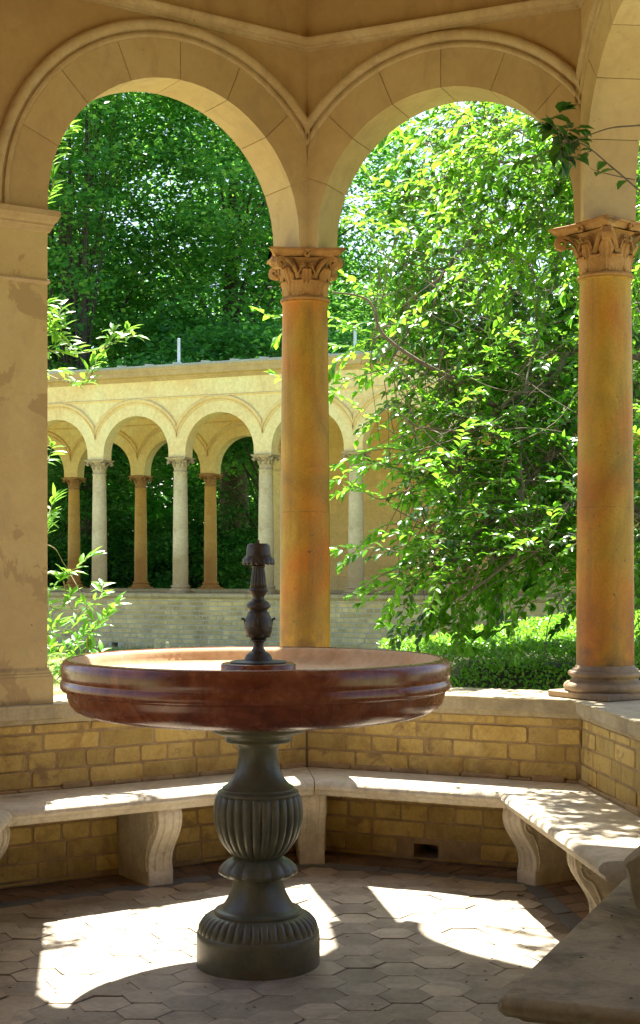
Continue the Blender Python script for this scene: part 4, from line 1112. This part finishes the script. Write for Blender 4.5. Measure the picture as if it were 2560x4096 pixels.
# ceiling, cornice, roof
ce = MB(); ce.quad(QF(K0, 95, EYE+2290), QF(K1, 95, EYE+2290), QF(K1, BACK-95, EYE+2290), QF(K0, BACK-95, EYE+2290)); ce.build('ceiling', 'far_wall', FC)
for off, sgn in ((-95, 1), (BACK-95, 1)):
    st = MB(); st.loft([[QF(K0, off-o, z), QF(K1 if off < 0 else 1, off-o, z)] for o, z in ((0, EYE+2160), (10, EYE+2164), (16, EYE+2172), (16, EYE+2182), (0, EYE+2190))], False); st.build('string_course', 'far_mould', FC)
co = MB(); co.loft([[QF(K0, -95-o, z), QF(K1, -95-o, z)] for o, z in ((0, EYE+2400), (14, EYE+2404), (20, EYE+2424), (34, EYE+2430), (40, EYE+2446), (95, EYE+2460), (97, EYE+2520), (104, EYE+2524), (106, EYE+2590), (0, EYE+2600))], False)
co.build('cornice', 'cornice', FC)
rf = MB(); rf.add([QF(K0, -215, EYE+2594), QF(K1, -215, EYE+2594), QF(K1, BACK*.5, EYE+2690), QF(K0, BACK*.5, EYE+2690), QF(K0, BACK+200, EYE+2600), QF(K1, BACK+200, EYE+2600), QF(K0, -215, EYE+2582), QF(K1, -215, EYE+2582), QF(K0, -195, EYE+2560), QF(K1, -195, EYE+2560)],
   [(0, 1, 2, 3), (3, 2, 5, 4), (6, 7, 1, 0), (8, 9, 7, 6)])
ro = rf.build('roof', 'zinc', FC)
sm_ = MB()
for k in range(-18, 40):
    c = k*.335+.1
    a, b = QF(c, -222, EYE+2596), QF(c, BACK*.5, EYE+3004)
    sm_.add([QF(c-.10, -222, EYE+2586), QF(c+.01, -222, EYE+2586), QF(c+.01, -222, EYE+2602), QF(c-.10, -222, EYE+2616), QF(c-.10, BACK*.5, EYE+2704), QF(c+.01, BACK*.5, EYE+2694)], [(0, 1, 2, 3), (3, 2, 5, 4)])
sm_.build('roof_seams', 'zinc', ro)
for xd, nm in ((428, 0), (843, 1)):
    # vent post; solve for the k whose picture column matches
    Z = 18900 if nm == 0 else 17960
    k = ((xd*1.6931-1280)/F*Z-PF[0])/(uF[0]*STEP)
    ps = MB(); ps.box(QF(k, -60, EYE+2640+140), (34, 24, 330), ax=uF, bev=3); ps.box(QF(k, -60, EYE+2620), (60, 50, 24), ax=uF)
    ps.build('post', 'steel', FC)
# base wall
fm, mm = MB(), MB()
PW = QF(K0, -235, 0)[:2]
bricks(fm, mm, PW, uF, nF, STEP*(K1-K0), 22, ZL-62, pitch=61, st=206, hd=103, joint=13, holes=[(STEP*(2.02-K0-.0)-700, STEP*(2.02-K0)-640, 90, 150)] if 0 else [(STEP*(-K0)+330, STEP*(-K0)+430, 60, 125)], seed=77, jit=3, depth=6)
fbo = fm.build('brick_wall', 'far_brick', FC); mm.build('mortar_bed', 'far_mortar', fbo)
cpf = MB(); cpf.loft([[QF(K0, o, z), QF(K1, o, z)] for o, z in ((-235, ZL-64), (-250, ZL-58), (-256, ZL-44), (-276, ZL-40), (-280, ZL-6), (-272, ZL), (200, ZL), (200, ZL-60))], False); cpf.build('coping', 'far_coping', fbo)
cq = MB(); cq.loft([[QF(K0, o, z), QF(K1, o, z)] for o, z in ((BACK-215, ZL-200), (BACK-230, ZL-50), (BACK-245, ZL-44), (BACK-245, ZL-4), (BACK-235, ZL), (BACK+260, ZL), (BACK+260, ZL-900))], False); cq.build('rear_parapet', 'far_coping', FC)
fl = MB(); fl.quad(QF(K0, 200, ZL-500), QF(K1, 200, ZL-500), QF(K1, BACK-215, ZL-500), QF(K0, BACK-215, ZL-500)); fl.build('walkway_floor', 'far_coping', FC)

# ------------------------------------------------------------------ trees and undergrowth
def quads_leaves(name, mat, parent, P_, size, flat=.6, seed=0, aspect=.62):
    rg = np.random.default_rng(seed); n = len(P_)
    nn = rg.normal(size=(n, 3)); nn[:, 2] = np.abs(nn[:, 2])+flat*2; nn /= np.linalg.norm(nn, axis=1)[:, None]
    d = rg.normal(size=(n, 3)); d -= nn*(d*nn).sum(1)[:, None]; d /= np.linalg.norm(d, axis=1)[:, None]
    s_ = np.cross(nn, d); L_ = (size*rg.uniform(.65, 1.3, n))[:, None]; W_ = L_*aspect
    V = np.stack([P_-d*L_*.5, P_-s_*W_*.5+nn*L_*.08, P_+d*L_*.5, P_+s_*W_*.5+nn*L_*.08], 1).reshape(-1, 3)
    o = ORG.get(parent.name, (0, 0, 0)) if parent else (0, 0, 0)
    V = (V-np.array(o))*S
    me = bpy.data.meshes.new(name)
    me.vertices.add(len(V)); me.vertices.foreach_set('co', V.astype(np.float32).ravel())
    me.loops.add(n*4); me.loops.foreach_set('vertex_index', np.arange(n*4, dtype=np.int32))
    me.polygons.add(n); me.polygons.foreach_set('loop_start', np.arange(0, n*4, 4, dtype=np.int32))
    try: me.polygons.foreach_set('loop_total', np.full(n, 4, dtype=np.int32))
    except Exception: pass
    me.materials.append(M[mat]); me.update(calc_edges=True); me.validate()
    ob = bpy.data.objects.new(name, me); COL.objects.link(ob)
    if parent: ob.parent = parent
    return ob
def tree(name, label, cat, xy, zc, rx, rz, hgt, ncl, per, size, mat, seed, trunk_r=260, group=None, lean=0, csize=(520, 520, 170), fork=True, zlow=-1.0):
    rg = np.random.default_rng(seed)
    root = thing(name, label, cat, (xy[0], xy[1], gz(xy[1])), group)
    m_ = MB(); base = Vector((xy[0], xy[1], gz(xy[1])))
    top = Vector((xy[0]+lean, xy[1], hgt*.8))
    pts = [base, base.lerp(top, .3)+Vector((rg.uniform(-150, 150), 0, 0)), base.lerp(top, .6)+Vector((rg.uniform(-300, 300), 0, 0)), top]
    cp = catmull(pts, 5); n_ = len(cp)
    m_.tube(cp, [trunk_r*(1-.85*(i/(n_-1))) *(1.25 if i == 0 else 1) for i in range(n_)], 10)
    # cluster centres
    u = rg.normal(size=(ncl, 3)); u /= np.linalg.norm(u, axis=1)[:, None]
    u[:, 2] = np.maximum(u[:, 2], zlow+rg.uniform(0, .15, ncl))
    rad = rg.uniform(.35, 1.0, ncl)**.5
    cen = np.array([xy[0]+lean*.5, xy[1], zc])+u*rad[:, None]*np.array([rx, rx, rz])*(1+.16*np.sin(u[:, :1]*7+seed)+.12*np.cos(u[:, 2:]*9))
    # limbs towards a sample of clusters
    for c in cen[:16]:
        j = min(int(n_*(.25+.55*max(0, min(1, (c[2]-zc+rz)/(2*rz))))), n_-2)
        s0 = cp[j]; e0 = Vector(c.tolist()); mid = s0.lerp(e0, .5)+Vector((0, 0, 300))
        r0 = trunk_r*.16*(1-.5*j/n_)
        m_.tube(catmull([s0, mid, e0], 4), [r0*(1-.1*q) for q in range(9)], 6)
    m_.build('trunk', 'bark', root, smooth=True)
    P_ = np.repeat(cen, per, 0)
    off = rg.normal(size=P_.shape)*np.array(csize)
    sc = np.repeat(rg.uniform(.6, 1.3, ncl), per)[:, None]; off *= sc
    dx = P_[:, :2]-np.array(xy); r_ = np.linalg.norm(off[:, :2], axis=1)
    P_ = P_+off; P_[:, 2] -= r_*.28
    P_ = P_[P_[:, 2] > gz(xy[1])+60]
    quads_leaves('crown', mat, root, P_, size, .55, seed)
    return root
G1 = 'tall broadleaf trees behind the far colonnade'
tree('beech_tree', 'tall dark broadleaf tree with forked grey trunk behind the colonnade at far left', 'tree', (-5000, 27500), 8300, 3400, 5000, 11500, 640, 105, 120, 'leaf_tree', 1, 420, G1, csize=(360, 360, 120))
tree('beech_tree', 'dense dark green broadleaf tree rising over the middle of the zinc roof', 'tree', (-1700, 29500), 8300, 3900, 5300, 13000, 720, 105, 120, 'leaf_tree', 2, 380, G1, csize=(360, 360, 120))
tree('beech_tree', 'dark tree filling the top of the left arch left of the middle column', 'tree', (-1100, 33500), 7900, 1900, 5600, 12000, 400, 100, 130, 'leaf_tree', 3, 380, G1, csize=(380, 380, 130))
tree('beech_tree', 'bluish green tree seen right of the middle column through the shrub', 'tree', (3000, 36500), 5600, 2200, 3600, 10500, 110, 90, 190, 'leaf_tree', 4, 360, G1)
tree('pale_tree', 'pale yellow-green tree behind the shrub in the right arch', 'tree', (5400, 25000), 4800, 2300, 4000, 8600, 170, 110, 150, 'leaf_light', 5, 250)
tree('tall_tree', 'tall light green tree behind the shrub at the right edge', 'tree', (7600, 27000), 7000, 2600, 5200, 11000, 200, 110, 165, 'leaf_light', 6, 300)
tree('beech_tree', 'big dark tree at the far left partly hidden by the pier', 'tree', (-8200, 31000), 8200, 3600, 5600, 13000, 190, 120, 190, 'leaf_tree', 7, 400, G1)
tree('conifer_tree', 'dark feathery evergreen tree hanging low beside the right-hand column', 'tree', (3000, 13200), 2100, 1000, 1900, 4100, 90, 130, 60, 'needle', 8, 140, csize=(170, 170, 190))
tree('conifer_tree', 'feathery light green conifer spray behind the upper shrub', 'tree', (1900, 15500), 2500, 620, 1500, 4500, 42, 120, 62, 'needle', 18, 110, csize=(190, 190, 90))
tree('dark_tree', 'low spreading nearly black-green tree added directly behind the zinc roof to darken the lower crowns', 'tree', (-900, 26000), 4300, 2900, 1500, 6200, 300, 100, 115, 'leaf_under', 12, 200, csize=(340, 340, 120))  # added in front to darken the lower band of the crowns
tree('dark_tree', 'low dark green tree behind the left end of the zinc roof', 'tree', (-4300, 25600), 3300, 1500, 1400, 5200, 120, 100, 115, 'leaf_under', 13, 200, csize=(340, 340, 120))
# undergrowth shrubs seen between the far columns
rr = random.Random(9)
G2 = 'undergrowth shrubs behind the far colonnade'
lab = ['low dark shrub behind the far columns at the left edge of the garden', 'bushy shrub behind the first two far columns', 'leafy shrub behind the gap left of the middle far columns', 'light tipped shrub between the rear far columns', 'dense shrub behind the spout of the fountain', 'tall laurel shrub behind the last open arch of the colonnade']
for i, (xd, Z, h, w_) in enumerate([(110,25500,1500,900),(195,26000,1900,1100),(290,25200,1500,1000),(385,26200,1900,1100),(470,25000,1600,1000),(560,25600,2400,1000)]):
    X = ((xd*1.6931)-1280)/F*Z
    rg = np.random.default_rng(40+i); root = thing('undergrowth_shrub', lab[i], 'shrub', (X, Z, 66), G2)
    m_ = MB()
    for q in range(7): m_.tube([(X, Z, 60), (X+rr.uniform(-.4, .4)*w_, Z+rr.uniform(-200, 200), h*.5), (X+rr.uniform(-.8, .8)*w_, Z+rr.uniform(-300, 300), h*.95)], [26, 18, 8], 5)
    m_.build('stems', 'bark', root)
    c = np.stack([rg.uniform(-1, 1, 130)*w_, rg.uniform(-.5, .5, 130)*w_, rg.uniform(.05, 1, 130)**1.3*h], 1)+np.array([X, Z, 66])
    P_ = np.repeat(c, 90, 0)+rg.normal(size=(130*90, 3))*np.array([150, 150, 80])
    quads_leaves('foliage', 'leaf_under', root, P_, 85, .5, 60+i)
for i, (xd, Z, r_, l_) in enumerate([(205, 25800, 150, 'straight grey trunk of a tall tree seen between the first far columns')]):
    X = ((xd*1.6931)-1280)/F*Z
    tree('slim_tree', l_, 'tree', (X, Z), 9500, 1300, 2200, 11500, 40, 90, 120, 'leaf_tree', 30+i, r_)
# distant wood behind everything
rg = np.random.default_rng(99)
c = np.stack([rg.uniform(-15000, 12000, 1300), rg.uniform(37000, 47000, 1300), rg.uniform(0, 1, 1300)**1.25*8500], 1)
c = c[(c[:, 0] < 3000) | (c[:, 2] < 5200)]
P_ = np.repeat(c, 80, 0)+rg.normal(size=(len(c)*80, 3))*np.array([600, 600, 340])
w_ = quads_leaves('distant_wood', 'leaf_under', None, P_, 340, .5, 5); tag(w_, 'dark mass of distant woodland closing the garden', 'wood', kind='stuff')
# flat pointed weeds
WG = 'dry seed plumes by the far brick wall'
for i, (xd, yd, Z, h) in enumerate([(371,1545,16800,170),(396,1545,16700,130),(148,1635,11500,260)]):
    X, Y, z = at(xd, yd, Z); z0 = gz(Y)
    root = thing('seed_plume', ['pale feathery seed plume standing before the far brick wall, taller of two', 'pale feathery seed plume beside a taller one before the far brick wall', 'pale seed plume in the dry grass by the left pier'][i], 'weed', (X, Y, z0), WG)
    m_, lv = MB(), Leaves(); top = z+h
    m_.tube([(X, Y, z0), (X+10, Y, (z0+top)/2), (X-5, Y, top)], [5, 4, 2], 4)
    for q in range(150):
        t = R_.random(); zz = top-t*h*1.0; r = h*.22*(.3+t)
        lv.add((X+R_.uniform(-r, r), Y+R_.uniform(-r, r), zz), (R_.uniform(-1, 1), R_.uniform(-.5, .5), R_.uniform(.2, 1.2)), (0, -1, .4), 26, 10)
    m_.build('stem', 'plume', root); lv.mesh('foliage', 'plume', root)
# grass
lv = Leaves()
for k in range(16000):
    Y = R_.uniform(6700, 17500); X = R_.uniform(-.235, .05)*Y
    if k % 3 == 0: Y = R_.uniform(17000, 18800); X = R_.uniform(-.22, .02)*Y
    if abs((X-PF[0])*nF[0]+(Y-PF[1])*nF[1]) < 260: continue
    if (X-PF[0])*nF[0]+(Y-PF[1])*nF[1] > -250: continue
    h = R_.uniform(30, 95)
    lv.add((X, Y, gz(Y)-3), (R_.uniform(-.4, .4), R_.uniform(-.4, .4), 1), (R_.uniform(-1, 1), -1, 0), h, R_.uniform(6, 12))
g_ = lv.mesh('grass', 'grass', None, origin=(-1500, 12000, 0)); tag(g_, 'short dry grass growing on the garden lawn', 'grass', kind='stuff')

# ------------------------------------------------------------------ light, sky, camera
sd = Vector((.102, -.60, -1)).normalized()
ld = bpy.data.lights.new('sun', 'SUN'); ld.energy = 5.0; ld.angle = math.radians(.55); ld.color = (1, .95, .86)
lo = bpy.data.objects.new('sun', ld); COL.objects.link(lo); lo.rotation_euler = sd.to_track_quat('-Z', 'Y').to_euler(); lo.location = (0, 10, 20)
w = bpy.data.worlds.new('World'); SC.world = w; w.use_nodes = True
nt = w.node_tree; bg = nt.nodes['Background']; sky = nt.nodes.new('ShaderNodeTexSky'); sky.sky_type = 'NISHITA'; sky.sun_disc = False
sky.sun_elevation = math.asin(-sd.z); sky.sun_rotation = math.atan2(-sd.x, -sd.y); sky.air_density = 1.0; sky.dust_density = 1.5
nt.links.new(sky.outputs[0], bg.inputs[0]); bg.inputs[1].default_value = .07
cd = bpy.data.cameras.new('camera'); cam = bpy.data.objects.new('camera', cd); COL.objects.link(cam)
cam.location = (0, 0, EYE*S); cam.rotation_euler = (PI/2, 0, 0)
cd.sensor_fit = 'VERTICAL'; cd.sensor_height = 36; cd.sensor_width = 24; cd.lens = F/4096*36; cd.shift_y = 212/4096
cd.clip_start = .05; cd.clip_end = 600
SC.camera = cam
SC.view_settings.view_transform = 'Standard'; SC.view_settings.look = 'None'; SC.view_settings.gamma = 1
SC.view_settings.exposure = 2.15
try:
    SC.cycles.max_bounces = 10; SC.cycles.diffuse_bounces = 7; SC.cycles.transmission_bounces = 4; SC.cycles.use_denoising = True
    SC.cycles.sample_clamp_indirect = 8
except Exception: pass
